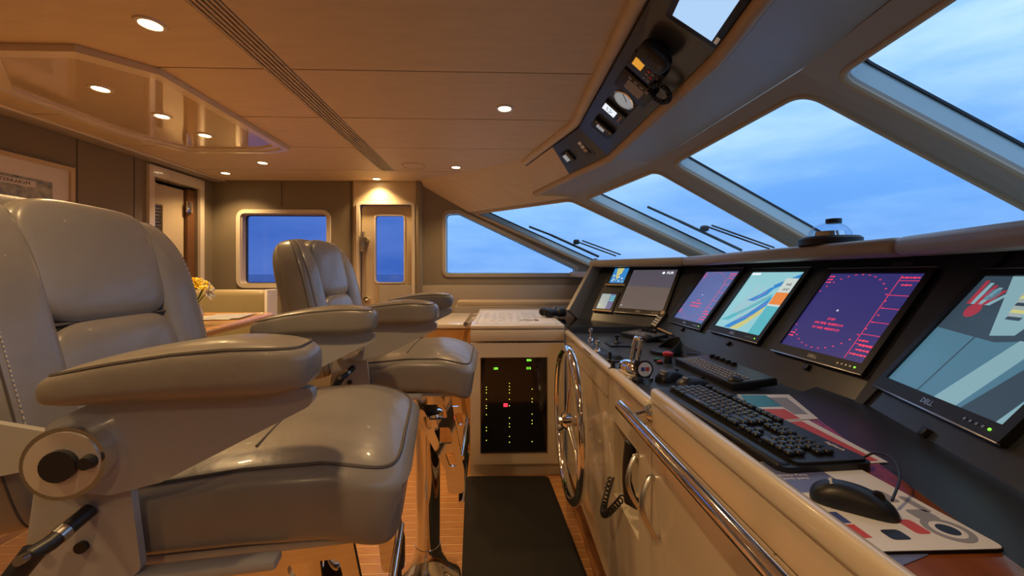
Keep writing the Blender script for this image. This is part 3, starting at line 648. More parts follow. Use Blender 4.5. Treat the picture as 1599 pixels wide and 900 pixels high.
def cctv(s, w, h):
    g = lambda *p: [(x * w, y * h) for x, y in p]
    sg(s, g((-.5, .02), (.02, -.02), (.5, .1), (.5, .5), (-.5, .5)), S_dk); sg(s, g((-.28, .5), (.22, .5), (.10, .05), (-.05, .02)), S_lt, .0002)
    sg(s, g((-.12, .44), (.10, .44), (.02, .18), (-.06, .18)), S_grey, .0004)
    for x, y, a in ((-.34, .2, .06), (.24, .22, .09), (-.30, .34, .05), (.36, .33, .10)):
        part('screen_graphic', MB().cyl((x * w, y * h, ZS), (x * w, y * h, ZS + .0009), a * w, n=20), S_rd2 if y < .3 else S_cctv, s)
    sg(s, g((-.02, -.5), (.16, -.5), (.30, .02), (.16, .02)), S_lt, .0003); sg(s, g((.2, -.5), (.44, -.5), (.5, -.1), (.40, .05)), S_dk, .0003); sg(s, g((.44, -.5), (.5, -.5), (.5, -.2)), S_lt, .0004)
    for k in range(5): sg(s, g((-.10 + .012 * k, .40 - .055 * k), (.08 - .008 * k, .40 - .055 * k), (.075 - .008 * k, .375 - .055 * k), (-.10 + .012 * k, .375 - .055 * k)), S_yel if k % 2 else S_dk, .0007)
    for k in range(6): sg(s, g((-.45 + .05 * k, .46 - .02 * k), (-.42 + .05 * k, .46 - .02 * k), (-.40 + .03 * k, .25), (-.44 + .03 * k, .25)), S_lt if k % 2 else S_rd2, .0005)
    for k in range(4): sg(s, g((.18 + .06 * k, .42), (.21 + .06 * k, .42), (.26 + .06 * k, .12), (.21 + .06 * k, .12)), S_grey if k % 2 else S_cctv, .0005)
    sg(s, g((-.14, .0), (-.13, .0), (-.17, -.5), (-.18, -.5)), S_dk, .0003)
monitor(FB, 1.245, 1.570, .088, .402, S_radar, 'monitor with a dark violet radar display, between the chart and camera screens', radar)
monitor(FB, .795, 1.120, .098, .410, S_chart, 'monitor showing a pale blue electronic chart', chartdraw)
monitor(FB, .365, .690, .088, .415, S_radar2, 'monitor with a paler blue radar display, beside the electronic chart screen', radar)
monitor(FA, .455, .785, .112, .435, S_dark, 'monitor with a dark thermal camera picture beside two small displays', flir)
ha, hb, hc_ = FC.hit(1530, 435.5), FC.hit(1407, 597), FC.hit(1576, 677); ul = (ha[0] + hb[0]) / 2; vl = (hb[1] + hc_[1]) / 2
monitor(FC, ul, hc_[0], vl, ha[1], S_cctv, 'monitor showing an engine room camera picture', cctv)
def small_display(u0, u1, v0, v1, label, kind):
    w, h = u1 - u0, v1 - v0; t = thing('small_display', label, 'display', FA.M((u0 + u1) / 2, (v0 + v1) / 2), 'small displays stacked on the dashboard')
    part('bezel', MB().prism(rrect(-w / 2 - .022, -h / 2 - .022, w / 2 + .022, h / 2 + .018, .008), .001, .014, None, [rrect(-w / 2, -h / 2, w / 2, h / 2, .001, 1)]), black, t)
    part('lower_lip', MB().box((0, -h / 2 - .018, .014), (w + .044, .014, .012), b=.005), softlip, t)
    s = part('screen', MB().box((0, 0, .009), (w, h, .002)), S_blue if kind else S_grey, t)
    g = lambda *p: [(x * w, y * h) for x, y in p]
    if kind:
        sg(s, g((-.3, .5), (.15, .5), (.1, .15), (-.05, .0), (.0, -.3), (-.2, -.1), (-.25, .2)), S_yel)
        for k in range(12): x, y = random.uniform(-.45, .3), random.uniform(-.45, .4); sg(s, g((x, y), (x + .12, y), (x + .1, y + .07), (x + .02, y + .06)), S_wht if k % 2 else S_yel, .0003)
    else:
        sg(s, g((.12, -.5), (.5, -.5), (.5, .5), (.12, .5)), scr('menu_violet', (.10, .10, .22), 1))
        for k in range(3): sg(s, g((.16, .40 - .14 * k), (.48, .40 - .14 * k), (.48, .30 - .14 * k), (.16, .30 - .14 * k)), S_teal, .0004)
        sg(s, g((-.40, -.30), (-.30, -.30), (-.30, -.2), (-.40, -.2)), S_yel, .0004)
small_display(.29, .415, .318, .452, 'small display with a blue and yellow coast map', 1)
small_display(.275, .40, .096, .224, 'small display with a grey page and teal menu bars', 0)
# ================================================================== CHART TABLE AND CABINETS
cx0, cx1, cy0, cy1, cz = -.185, .412, 2.50, 3.72, .958
ct = thing('chart_table', 'cream chart table cabinet with a black alarm display in its front', 'cabinet')
part('body', MB().box(((cx0 + cx1) / 2, (cy0 + cy1) / 2 + .03, .46), (cx1 - cx0 - .01, cy1 - cy0 - .06, .78)), cream, ct)
part('table_top', MB().box(((cx0 + cx1) / 2, (cy0 + cy1) / 2, .945), (cx1 - cx0, cy1 - cy0, .026), b=.008, seg=3), creamrim, ct)
part('drawer', MB().box(((cx0 + cx1) / 2, cy0 + .012, .892), (cx1 - cx0 - .006, .024, .070), b=.004), cream, ct)
MCt = Matrix(((1, 0, 0, 0), (0, 0, -1, cy0 + .02), (0, 1, 0, 0), (0, 0, 0, 1)))
bx0, bx1 = at(750, 600, Y=cy0).x, at(855, 600, Y=cy0).x; bz0, bz1 = at(800, 708, Y=cy0).z, at(800, 558, Y=cy0).z
part('front_panel', MB().prism([(cx0 + .003, .085), (cx1 - .003, .085), (cx1 - .003, .845), (cx0 + .003, .845)], 0, .02, MCt, [[(bx0, bz0), (bx1, bz0), (bx1, bz1), (bx0, bz1)]]), cream, ct)
part('kick_board', MB().box(((cx0 + cx1) / 2, cy0 + .05, .042), (cx1 - cx0, .03, .084)), cream, ct)
ap_ = part('alarm_display', MB().box(((bx0 + bx1) / 2, cy0 + .012, (bz0 + bz1) / 2), (bx1 - bx0 - .002, .008, bz1 - bz0 - .002)), blackg, ct)
part('display_trim', MB().prism([(bx0, bz0), (bx1, bz0), (bx1, bz1), (bx0, bz1)], .018, .022, MCt, [[(bx0 + .004, bz0 + .004), (bx1 - .004, bz0 + .004), (bx1 - .004, bz1 - .004), (bx0 + .004, bz1 - .004)]]), steel, ct)
S_ledy = emis('led_yellow', (.75, .80, .08), 1.6)
led = MB().box((0, 0, 0), (.0042, .003, .0042)).mesh('indicator_led', S_ledy)
for c, rows in ((759.5, (605, 609, 614, 624, 634, 638, 648, 668, 673, 688)), (795.5, (599, 604, 609, 614, 624, 634, 653, 662, 667, 682, 691)), (831, (608, 623, 628, 647, 657, 662, 690))):
    for r_ in rows: p = at(c, r_, Y=cy0 + .006); part('indicator_led', led, S_grn, ap_, T(*p))
p = at(789.5, 633, Y=cy0 + .006); part('alarm_light', MB().box(tuple(p), (.026, .003, .022), b=.001), S_lred, ap_)
for tx, px, py in (('180', 774, 576), ('315', 825.5, 575.5), ('004', 826, 563)):
    p = at(px, py, Y=cy0 + .007); text('digits', tx, .020, S_grn, ap_, T(*p) @ RX(R(90)), bold=.0006)
# low cupboard between the chart table and the side door
cb = thing('side_cupboard', 'low cream cupboard with honey wood front beside the chart table', 'cabinet')
part('body', MB().box((-.36, 3.30, .44), (.33, .80, .88)), tablew, cb); part('top', MB().box((-.36, 3.30, .90), (.345, .82, .035), b=.01, seg=3), creamrim, cb)
gr = thing('grab_rail', 'short chrome grab rail on the edge of the chart table', 'rail')
a, b = Vector((cx0 - .035, 2.58, .955)), Vector((cx0 - .035, 3.20, .955))
part('bar', MB().cyl(a, b, .014, n=16), chrome, gr)
for q in (a + Vector((0, .05, 0)), b - Vector((0, .05, 0))): part('stanchion', MB().cyl(q, q + Vector((.036, 0, -.01)), .009, n=12).cyl(q + Vector((.030, 0, -.01)), q + Vector((.036, 0, -.01)), .02, n=14), chrome, gr)
lb = thing('window_ledge', 'padded beige ledge under the raked side window', 'ledge')
part('box', MB().box((.20, 3.84, .49), (1.25, .20, .98), b=.008), softgrey, lb); part('pad', MB().box((.20, 3.84, 1.00), (1.20, .19, .06), b=.02, seg=3), softlip, lb)
# things on the chart table
pp = [at(738, 507, Z=cz), at(905, 507, Z=cz), at(862, 484, Z=cz), at(748, 484, Z=cz)]
ch = single('nautical_chart', MB().prism([(cx0 + .02, 2.53), (.395, 2.53), (.395, 3.55), (cx0 + .02, 3.55)], cz, cz + .0015), chartp, 'large pale nautical chart spread on the chart table', 'chart')
mbc = MB()
for k in range(7): mbc.tube([(-.10 + .06 * k + .03 * math.sin(3 * q + k), 2.65 + .09 * q, cz + .002) for q in range(8)], .0012, 4)
part('coast_lines', mbc, greyp, ch, kind='stuff'); part('chart_border', MB().prism([(cx0 + .035, 2.545), (.38, 2.545), (.38, 3.535), (cx0 + .035, 3.535)], cz + .0015, cz + .0019, None, [[(cx0 + .04, 2.55), (.375, 2.55), (.375, 3.53), (cx0 + .04, 3.53)]]), greyp, ch)
p = at(862, 496, Z=cz)
bn = thing('binoculars', 'black binoculars resting on the nautical chart', 'binoculars', T(p.x - .01, p.y + .02, cz + .002) @ RZ(R(20)))
for s in (-1, 1):
    br = part('barrel', MB().lathe([(.026, 0), (.030, .004), (.030, .05), (.022, .085), (.024, .09), (.034, .10), (.036, .15), (.031, .153)], 24, T(-.055, s * .038, .036) @ RY(R(90))), black, bn)
    part('eyecup', MB().lathe([(.018, -.012), (.022, -.010), (.022, .004), (.016, .006)], 20, T(-.055, s * .038, .036) @ RY(R(90))), rubber, br)
part('bridge', MB().box((.0, 0, .040), (.05, .06, .018), b=.006).cyl((-.03, 0, .046), (.035, 0, .046), .010, n=14), black, bn)
p = at(824, 501, Z=cz)
dv = thing('dividers', 'steel chart dividers lying on the nautical chart', 'dividers', T(p.x, p.y, cz + .004) @ RZ(R(-8)))
for s in (-1, 1): part('leg', MB().tube([(-.06, s * .008, 0), (.05, s * .002, 0)], [.0012, .003], 8), steel, dv)
part('hinge', MB().cyl((.055, 0, -.003), (.055, 0, .004), .007, n=12).tube([(.055, 0, 0), (.075, 0, 0)], .003, 8), black, dv)
# ================================================================== STEERING WHEEL, HANDRAIL, PHONE
wc = Vector((.335, 1.93, .565)); wr = .345
sw = thing('steering_wheel', 'large polished chrome steering wheel mounted on the console front', 'wheel', T(*wc))
part('rim', MB().tube([(0, wr * math.cos(2 * math.pi * k / 64), wr * math.sin(2 * math.pi * k / 64)) for k in range(64)], .021, 14, True), chrome, sw)
part('hub', MB().lathe([(.0, -.035), (.030, -.032), (.045, -.015), (.045, .01), (.028, .02), (.028, .085)], 28, RY(R(90))), chrome, sw)
for k in range(3):
    a = R(90 + 120 * k); part('spoke', MB().tube([(.0, .03 * math.cos(a), .03 * math.sin(a)), (.012, .18 * math.cos(a), .18 * math.sin(a)), (0, (wr - .01) * math.cos(a), (wr - .01) * math.sin(a))], [.016, .012, .012], 12), chrome, sw)
part('hub_bolt', MB().lathe([(.012, -.05), (.016, -.045), (.016, -.03)], 6, RY(R(90))), steel, sw)
hr = thing('hand_rail', 'long polished steel handrail along the console front', 'rail')
part('bar', MB().cyl((.365, -1.4, .882), (.365, 1.19, .882), .0165, n=24).lathe([(.0165, 0), (.012, .006), (.0, .008)], 20, T(.365, 1.19, .882) @ RX(R(-90))), chrome, hr)
for yy in (1.10, .1, -.9):
    st_ = part('stanchion', MB().cyl((.365, yy, .882), (.42, yy, .895), .0085, n=14), chrome, hr); part('flange', MB().lathe([(.026, 0), (.026, .005), (.013, .014)], 24, T(.42, yy, .895) @ RY(R(-90))), chrome, st_)
ph = thing('telephone_handset', 'black telephone handset with coiled cord in the console niche', 'telephone', T(.455, 1.30, .62))
part('handset', MB().tube([(0, .0, .115), (-.022, 0, .10), (-.034, .0, .04), (-.036, 0, -.02), (-.024, 0, -.085), (0, 0, -.10)], [.018, .022, .015, .015, .022, .018], 14), black, ph)
part('cradle', MB().box((.03, -.03, 0), (.045, .05, .22), b=.008), black, ph)
coil = []
for k in range(200):
    q = k / 199; bx = (-.045 - .045 * math.sin(math.pi * q)); by = .02 + .13 * q; bz = -.09 - .10 * math.sin(math.pi * q * .95) + .02 * q
    a = 2 * math.pi * 22 * q; coil.append((bx + .010 * math.cos(a), by + .003 * math.sin(a), bz + .010 * math.sin(a)))
part('coiled_cord', MB().tube(coil, .0028, 6), black, ph)
# ================================================================== FLOOR MAT
q = [at(727, 742, Z=.015), at(856, 742, Z=.015), at(924, 915, Z=.015), at(720, 915, Z=.015)]
dl, dr_ = (q[3] - q[0]) * .62, (q[2] - q[1]) * .62
mpoly = [(q[0].x, q[0].y), (q[1].x, q[1].y), (q[2].x + dr_.x, q[2].y + dr_.y), (q[3].x + dl.x, q[3].y + dl.y)]
fm = thing('floor_mat', 'black rubber anti-fatigue mat on the teak floor', 'mat')
part('base', MB().prism(rpoly(mpoly, .04), .0005, .008), rubber, fm)
cm = Vector((sum(p_[0] for p_ in mpoly) / 4, sum(p_[1] for p_ in mpoly) / 4))
part('raised_pad', MB().prism(rpoly([tuple(cm + (Vector(p_) - cm) * .93) for p_ in mpoly], .04), .008, .017), rubber, fm)
# ================================================================== ON THE DESK
DZ = .940
def desk(px, py, z=DZ, a=-90): p = at(px, py, Z=z); return T(p.x, p.y, z) @ RZ(R(a))
kb = thing('keyboard', 'black computer keyboard on the cherry desk top', 'keyboard', T(.545, .885, DZ + .001) @ RZ(R(-86)))
part('case', MB().prism(rrect(-.228, -.088, .228, .085, .02), 0, .014).prism(rrect(-.222, -.058, .222, .078, .012), .014, .019), black, kb)
part('palm_lip', MB().box((0, -.078, .010), (.44, .026, .016), b=.007, seg=3), black, kb)
def keyrow(y, x0, ws):
    x = x0
    for w_ in ws:
        if w_ > 0: part('key', KM.setdefault(round(w_, 2), MB().box((0, 0, 0), (w_ * .0185 - .003, .0155, .009), b=.0025, seg=1).mesh('key', keymat)), keymat, kb, T(x + w_ * .00925, y, .0235))
        x += abs(w_) * .0185
KM = {}
for r_, ws in enumerate([[1.25, 1.25, 1.25, 5.75, 1.25, 1.25, 1.25, 1.75], [2.25] + [1] * 10 + [2.75], [1.75] + [1] * 11 + [2.25], [1.5] + [1] * 12 + [1.5], [1] * 13 + [2]]): keyrow(-.048 + r_ * .0185, -.216, ws)
keyrow(.055, -.216, [1, -.67, 1, 1, 1, 1, -.5, 1, 1, 1, 1, -.5, 1, 1, 1, 1])
for r_, ws in enumerate([[1, 1, 1], [-1, 1, -1], [], [1, 1, 1], [1, 1, 1]]): keyrow(-.048 + r_ * .0185, .068, ws)
for r_, ws in enumerate([[2, 1, 1], [1, 1, 1, 1], [1, 1, 1], [1, 1, 1, 1], [1, 1, 1, 1]]): keyrow(-.048 + r_ * .0185, .130, ws)

LT = {}
for row, y_, x_ in (('`1234567890-=', .026, -.216), ('QWERTYUIOP[]', .0075, -.188), ("ASDFGHJKL;'", -.011, -.184), ('ZXCVBNM,./', -.0295, -.174)):
    for i, c_ in enumerate(row):
        M_ = T(x_ + .0185 * i + .007, y_ + .001, .0282)
        if c_ not in LT: LT[c_] = text('key_legend', c_, .0085, whitep, kb, M_, .0001).data
        else: link(bpy.data.objects.new('key_legend', LT[c_]), kb, M_)
text('logo', 'logitech', .012, whitep, kb, T(.17, .066, .0193))
def mouse(label, M, lit=None, s=1.0):
    t = thing('computer_mouse', label, 'mouse', M, 'computer mice on the helm console')
    def mf(p):
        q = p.copy(); k = q.y / .058; q.z = max(q.z, .0005); q.z *= 1.0 - .28 * (k + .2) ** 2; q.x *= 1 - .10 * math.cos(k * 2); return q
    part('shell', MB().sq((0, 0, .0), (.031, .058, .037), .75, .7, mf, 32, 24), black, t)
    part('base', MB().prism(rrect(-.026, -.050, .026, .050, .02), 0.0, .004), blackg, t)
    part('scroll_wheel', MB().cyl((-.004, .032, .026), (.004, .032, .026), .009, n=16), rubber, t)
    text('logo', 'logitech', .008, whitep, t, T(0, -.028, .0345) @ RX(R(14)))
    if lit: part('side_button', MB().sq((-.027, .005, .018), (.006, .016, .006), .8, .8, None, 16, 8), lit, t)
    return t
p1, p2 = at(1282, 772, Z=DZ), at(1392, 800, Z=DZ); mdir = math.atan2(p2.y - p1.y, p2.x - p1.x) - math.pi / 2
pm = at(1331, 790, Z=DZ + .006)
MM = T(pm.x, pm.y, DZ + .005) @ RZ(mdir) @ Matrix.Scale(.86, 4)
ms = mouse('black mouse resting on the printed mouse pad', MM)
pad = [at(1182, 741, Z=DZ), at(1345, 737, Z=DZ), at(1524, 836, Z=DZ), at(1300, 848, Z=DZ)]
pc_ = (pad[0] + pad[2]) / 2; MP = T(pc_.x, pc_.y, DZ + .0005) @ RZ(R(-90))
pd = thing('mouse_pad', 'printed mouse pad with slate blue corner and drawing of machine parts', 'mouse pad', MP)
part('pad', MB().prism(rrect(-.115, -.092, .115, .092, .012), 0, .004), rubber, pd); part('top_sheet', MB().prism(rrect(-.114, -.091, .114, .091, .012), .004, .0045), whitep, pd)
part('blue_block', MB().prism([(-.112, -.085), (-.015, -.085), (-.015, .02), (-.112, .02)], .0045, .0048), navy, pd)
text('pad_text', 'Genuine Parts\nQuick parts', .010, whitep, pd, T(-.062, -.045, .0049) @ RZ(R(90)), .0001)
for (x, y, w_, h_, m_) in ((.0, .05, .03, .022, greyp), (.045, .06, .024, .03, greyp), (.07, .02, .03, .02, redp), (.085, -.02, .02, .026, black), (.02, .075, .04, .012, greyp)):
    part('print_shape', MB().prism(rrect(x - w_ / 2, y - h_ / 2, x + w_ / 2, y + h_ / 2, .006), .0045, .0048), m_, pd)
for r_, m_ in ((.026, greyp), (.018, whitep), (.012, black)): part('print_ring', MB().cyl((.078, .058, .0045), (.078, .058, .0048 + .0002 * (.03 - r_) * 50), r_, n=28), m_, pd)
part('logo_mark', MB().prism([(.035, -.085), (.06, -.085), (.06, -.055), (.035, -.055)], .0045, .0049), blue, pd); part('logo_mark', MB().prism([(.063, -.085), (.09, -.085), (.09, -.055), (.063, -.055)], .0045, .0049), redp, pd)
cordp = [at(1393, 782, Z=DZ + .02), at(1405, 745, Z=DZ + .035), at(1395, 718, Z=DZ + .04), at(1365, 708, Z=DZ + .03), at(1335, 722, Z=DZ + .01), at(1325, 715, Z=DZ + .006)]

def smooth(P, n=8):
    o_ = []
    for i in range(len(P) - 1):
        p0, p1, p2, p3 = P[max(i - 1, 0)], P[i], P[i + 1], P[min(i + 2, len(P) - 1)]
        for k in range(n):
            q = k / n; o_.append(.5 * ((2 * p1) + (p2 - p0) * q + (2 * p0 - 5 * p1 + 4 * p2 - p3) * q * q + (3 * p1 - p0 - 3 * p2 + p3) * q ** 3))
    return o_ + [P[-1]]
part('cord', MB().tube(smooth(cordp), .0018, 8, M=MM.inverted()), black, ms)
def sheet(name, pts, m, label, extra=()):
    t = thing(name, label, 'paper'); part('sheet', MB().prism([(at(*q_, Z=DZ).x, at(*q_, Z=DZ).y) for q_ in pts], DZ + .0003, DZ + .0012), m, t)
    for pts2, m2 in extra: part('print', MB().prism([(at(*q_, Z=DZ).x, at(*q_, Z=DZ).y) for q_ in pts2], DZ + .0012, DZ + .0015), m2, t)
    return t
sheet('leaflet', [(1150, 617), (1232, 617), (1278, 655), (1215, 658)], whitep, 'white leaflet with teal and red blocks beyond the keyboard', [([(1155, 618), (1195, 618), (1222, 636), (1175, 637)], teal), ([(1190, 640), (1225, 640), (1250, 655), (1215, 657)], redp), ([(1200, 622), (1228, 622), (1262, 648), (1240, 648)], greyp)])
sheet('notice_card', [(1215, 659), (1262, 657), (1387, 723), (1330, 726)], whitep, 'long white card with red lettering behind the keyboard', [([(1232, 660), (1252, 659), (1372, 721), (1352, 722)], redp)])
sheet('blue_folder', [(1330, 852), (1430, 847), (1450, 868), (1385, 895)], navy, 'pale blue sheet under the mouse pad edge')
# ---- helm controls on the black top
CZ = .912
def ctl(px, py, a=-90): p = at(px, py, Z=CZ); return T(p.x, p.y, CZ) @ RZ(R(a))
def joystick(label, px, py, h, pad=None, m=chrome):
    t = thing('joystick', label, 'joystick', ctl(px, py), 'joysticks on the helm console')
    if pad: part('pad', MB().box((0, 0, .004), (pad[0], pad[1], .008), b=.003), black, t)
    part('base', MB().lathe([(.018, .0), (.018, .010), (.012, .018), (.008, .022)], 20), m, t)
    part('stem', MB().lathe([(.005, .02), (.005, h * .65), (.004, h * .7)], 12), m, t)
    part('knob', MB().lathe([(.004, h * .66), (.010, h * .72), (.012, h * .86), (.008, h)], 16), m if m is chrome else black, t)
joystick('tall chrome knobbed joystick at the far corner of the console', 922.7, 534, .075)
joystick('chrome joystick on a pad with coloured marks, beside the cream rim', 933, 551, .060, (.16, .10))
joystick('short black joystick on a square pad', 963.5, 539, .055, (.12, .10), black)
joystick('black joystick with a chrome base in front of the twin throttle levers', 995.5, 597, .075, None, black)
for px, py, lb in ((952, 566, 'black toggle control on the rim side of the glass touch pad'), (957, 581, 'black toggle control between touch pad and throttle')):
    t = thing('toggle_control', lb, 'control', ctl(px, py)); part('base', MB().lathe([(.016, 0), (.016, .012), (.010, .018)], 18), black, t); part('lever', MB().box((0, 0, .030), (.020, .014, .030), b=.005), black, t)
t = thing('touch_pad', 'square black glass touch pad between the joysticks and the throttle', 'control pad', ctl(958, 561)); part('pad', MB().box((0, 0, .003), (.13, .11, .006), b=.002), black, t); part('glass', MB().box((.01, 0, .0065), (.08, .075, .001)), blackg, t)
t = thing('throttle', 'chrome twin throttle levers with a red and blue emblem', 'throttle', ctl(990, 588, -84))
part('housing', MB().sq((0, 0, .018), (.075, .042, .040), .7, .6, None, 40, 20).prism(rrect(-.075, -.045, .075, .045, .03), 0, .010), chrome, t)
for s in (-1, 1):
    lv = part('lever', MB().tube([(.012 + s * .020, -.005, .05), (.012 + s * .024, .004, .10), (.012 + s * .022, .012, .135)], [.008, .0075, .009], 12).cyl((.012 + s * .022, .012, .135), (.012 + s * .002, .012, .137), .009, n=12), chrome, t)
hub = part('side_cap', MB().cyl((.060, 0, .045), (.084, 0, .045), .030, n=28), black, t); part('emblem_disc', MB().cyl((.084, 0, .045), (.0855, 0, .045), .024, n=28), whitep, hub)
part('emblem_blue', MB().box((.086, -.008, .046), (.001, .013, .013)), blue, hub); part('emblem_red', MB().box((.086, .008, .046), (.001, .013, .013)), redp, hub)
t = thing('emergency_stop', 'red mushroom emergency stop button on a black stem', 'button', ctl(1043, 567)); part('stem', MB().lathe([(.016, 0), (.016, .022), (.011, .03)], 18), black, t); part('cap', MB().lathe([(.011, .028), (.021, .032), (.021, .042), (.012, .047), (0, .048)], 22), red, t)
for px, py, m, lb in ((987.5, 543, green, 'small green push button beside the far keypad'), (992, 547, red, 'small red push button beside the far keypad'), (1026, 564, green, 'small green push button by the emergency stop'), (1030, 568, red, 'small red push button by the emergency stop')):
    t = thing('push_button', lb, 'button', ctl(px, py)); part('collar', MB().lathe([(.014, 0), (.014, .006), (.011, .008)], 16), black, t); part('cap', MB().lathe([(.010, .006), (.010, .012), (0, .013)], 16), m, t)
t = thing('hooded_dial', 'round black dial with a raised hood behind the throttle', 'dial', ctl(1040, 552)); part('dial', MB().lathe([(.072, 0), (.072, .014), (.058, .018), (0, .016)], 32), black, t)
hv, hf = [], []
for k in range(25):
    a = R(-10 + 200 * k / 24); hh = .020 + .055 * math.sin(math.pi * k / 24)
    for rr, z in ((.071, .012), (.064, hh), (.061, hh), (.066, .012)): hv.append((rr * math.cos(a), rr * math.sin(a), z))
for k in range(24):
    for j in range(4): hf.append((k * 4 + j, k * 4 + (j + 1) % 4, k * 4 + 4 + (j + 1) % 4, k * 4 + 4 + j))
part('hood', MB().add(hv, hf + [(0, 1, 2, 3), (99, 98, 97, 96)]), black, t)
t = thing('trackball_ring', 'low round black ring control next to the hooded dial', 'dial', ctl(1084, 559)); part('ring', MB().lathe([(.052, 0), (.054, .010), (.044, .016), (.030, .012), (.030, .004)], 30), black, t); part('centre', MB().lathe([(.030, 0), (.028, .010), (.0, .014)], 24), rubber, t)
def keypad(label, X, Y, w, d, a, knobs):
    t = thing('radar_keypad', label, 'keypad', T(X, Y, CZ) @ RZ(R(a)), 'radar keypads on the helm console')
    MT = RX(R(6)); part('case', MB().box((0, 0, .018), (w, d, .024), MT, b=.004), black, t); part('plate', MB().box((0, 0, .0305), (w - .008, d - .008, .002), MT), mat('keypad_grey%d' % knobs, (.06, .065, .075), .35), t)
    nb = MB().box((0, 0, 0), (.013, .009, .003), b=.001, seg=1).mesh('keypad_button', greyp)
    for i in range(int((w - .06) / .02)):
        for j in range(4): part('keypad_button', nb, greyp, t, MT @ T(-w / 2 + .05 + .02 * i, -d / 2 + .022 + .016 * j, .033))
    for i in range(knobs): part('knob', MB().lathe([(.011, 0), (.010, .014), (.0, .015)], 16), black, t, MT @ T(-w / 2 + .06 + .034 * i, d / 2 - .024, .031))
    part('trackball', MB().lathe([(.022, 0), (.022, .004), (.014, .011), (0, .014)], 22), black, t, MT @ T(w / 2 - .03, -d / 2 + .03, .031))
keypad('grey radar keypad at the foot of the thermal camera screen', .82, 2.24, .24, .14, -72, 4)
keypad('long grey radar keypad at the foot of the chart screen', .80, 1.42, .38, .15, -88, 5)
mouse('black mouse beside the emergency stop, turned toward the throttle', T(*at(1046, 594, Z=CZ)) @ RZ(R(-62)))
mouse('black mouse with a pale blue side button at the far end of the keyboard', T(*at(1082, 606, Z=CZ)) @ RZ(R(-80)), lcd, 1.1)
t = thing('tray_rail', 'slim pale metal rail of the pen tray below the thermal screen', 'rail'); part('rail', MB().tube([at(1011, 506, Z=.960), at(1050, 523, Z=.945)], .006, 8), softlip, t); part('tray', MB().prism([(.86, 2.05), (.94, 2.05), (.94, 2.30), (.86, 2.30)], CZ, CZ + .02), black, t)
t = thing('remote_handset', 'black remote control handset with number keys leaning on the dashboard', 'remote', FA.M(.80, .035, .03, R(-18))); part('body', MB().box((0, .0, .012), (.046, .125, .022), b=.007), black, t)
for i in range(3):
    for j in range(4): part('key', MB().box((-.012 + .012 * i, -.045 + .018 * j, .024), (.008, .010, .003)), whitep, t)
part('dial', MB().cyl((0, .045, .022), (0, .045, .026), .014, n=18), softlip, t)
# ---- compass dome on the brow
t = thing('compass', 'magnetic compass with a clear dome on top of the dashboard brow', 'compass', T(1.215, 1.43, 1.386)); part('base', MB().lathe([(.094, 0), (.096, .022), (.088, .030), (0, .030)], 36), black, t)
part('dome', MB().lathe([(.066 * math.cos(R(a)), .030 + .056 * math.sin(R(a))) for a in range(0, 90, 9)] + [(.001, .086)], 32), glass_c, t); part('card', MB().lathe([(.050, .032), (.046, .050), (.0, .054)], 28), chrome, t); part('cap', MB().lathe([(.024, .078), (.024, .094), (.0, .097)], 22, T(.0, -.018, 0)), black, t)
# ---- windscreen wipers outside the glass
def onbay(i, px, py, w):
    (TL, BL), (TR, BR) = MS[i], MS[i + 1]; n = (BL - TL).cross(TR - TL).normalized(); n = n if n.z > 0 else -n; r = ray(px, py)
    return CAM + r * (((TL + n * w) - CAM).dot(n) / r.dot(n))
for i, bl_, arm, piv, lb in ((0, ((826, 354), (860, 367), (935, 401)), ((902, 378), (962, 400)), (900, 378), 'black windscreen wiper over the pane next to the side window'), (1, ((1011, 323), (1060, 345), (1158, 391)), ((1104, 354), (1202, 389)), (1100, 357), 'black windscreen wiper over the pane behind the small displays')):
    t = thing('windscreen_wiper', lb, 'wiper'); part('blade', MB().tube([onbay(i, *q_, .125) for q_ in bl_], .010, 8), black, t); part('blade_carrier', MB().tube([onbay(i, *q_, .15) for q_ in bl_[1:]], .012, 8), black, t)
    for o_ in (0, 7): part('arm', MB().tube([onbay(i, q_[0] + o_, q_[1] - o_ * .3, .16) for q_ in arm], .007, 8), black, t)
    part('pivot', MB().sq(onbay(i, *piv, .15), (.03, .03, .025), .6, .6, None, 20, 10), black, t)
# ================================================================== OVERHEAD INSTRUMENTS
FM = Fr(Cp[2], Cp[1] - Cp[2], Bp[2] - Cp[2]); FF = Fr(Cp[3], Cp[2] - Cp[3], Bp[3] - Cp[3]); FN = Fr(Cp[1], Cp[0] - Cp[1], Bp[1] - Cp[1])
def dev(name, label, cat, f, px, py, grp='radios and gauges on the overhead panel', rot=0):
    u, v_ = f.hit(px, py); return thing(name, label, cat, f.M(u, v_, 0, rot), grp)
t = dev('intercom', 'overhead intercom with rows of keys and a small grey display, beside the panel joint', 'intercom', FM, 944, 197); part('body', MB().box((0, 0, .014), (.095, .13, .028), b=.004), black, t); part('display', MB().box((.008, .01, .0285), (.032, .05, .001)), lcd, t)
for i in range(6): part('key', MB().box((.034, -.045 + .018 * i, .029), (.012, .011, .003)), softlip, t)
for i in range(6): part('speaker_slot', MB().box((-.030, -.045 + .018 * i, .0285), (.026, .006, .001)), gasket, t)
t = dev('wind_display', 'overhead instrument with a bright white digital display', 'display', FM, 961.5, 171); part('body', MB().box((0, 0, .012), (.085, .13, .024), b=.005), black, t); part('screen', MB().box((0, .02, .0245), (.055, .075, .001)), S_wht, t)
for dx_, dy_ in ((-.008, .02), (.008, .024), (.012, .006), (-.012, .004), (0, -.004)): part('display_mark', MB().box((dx_, .012 + dy_, .0252), (.006, .008, .0006)), black, t)
for i in range(3): part('key', MB().box((-.022 + .022 * i, -.045, .025), (.014, .010, .003)), softlip, t)
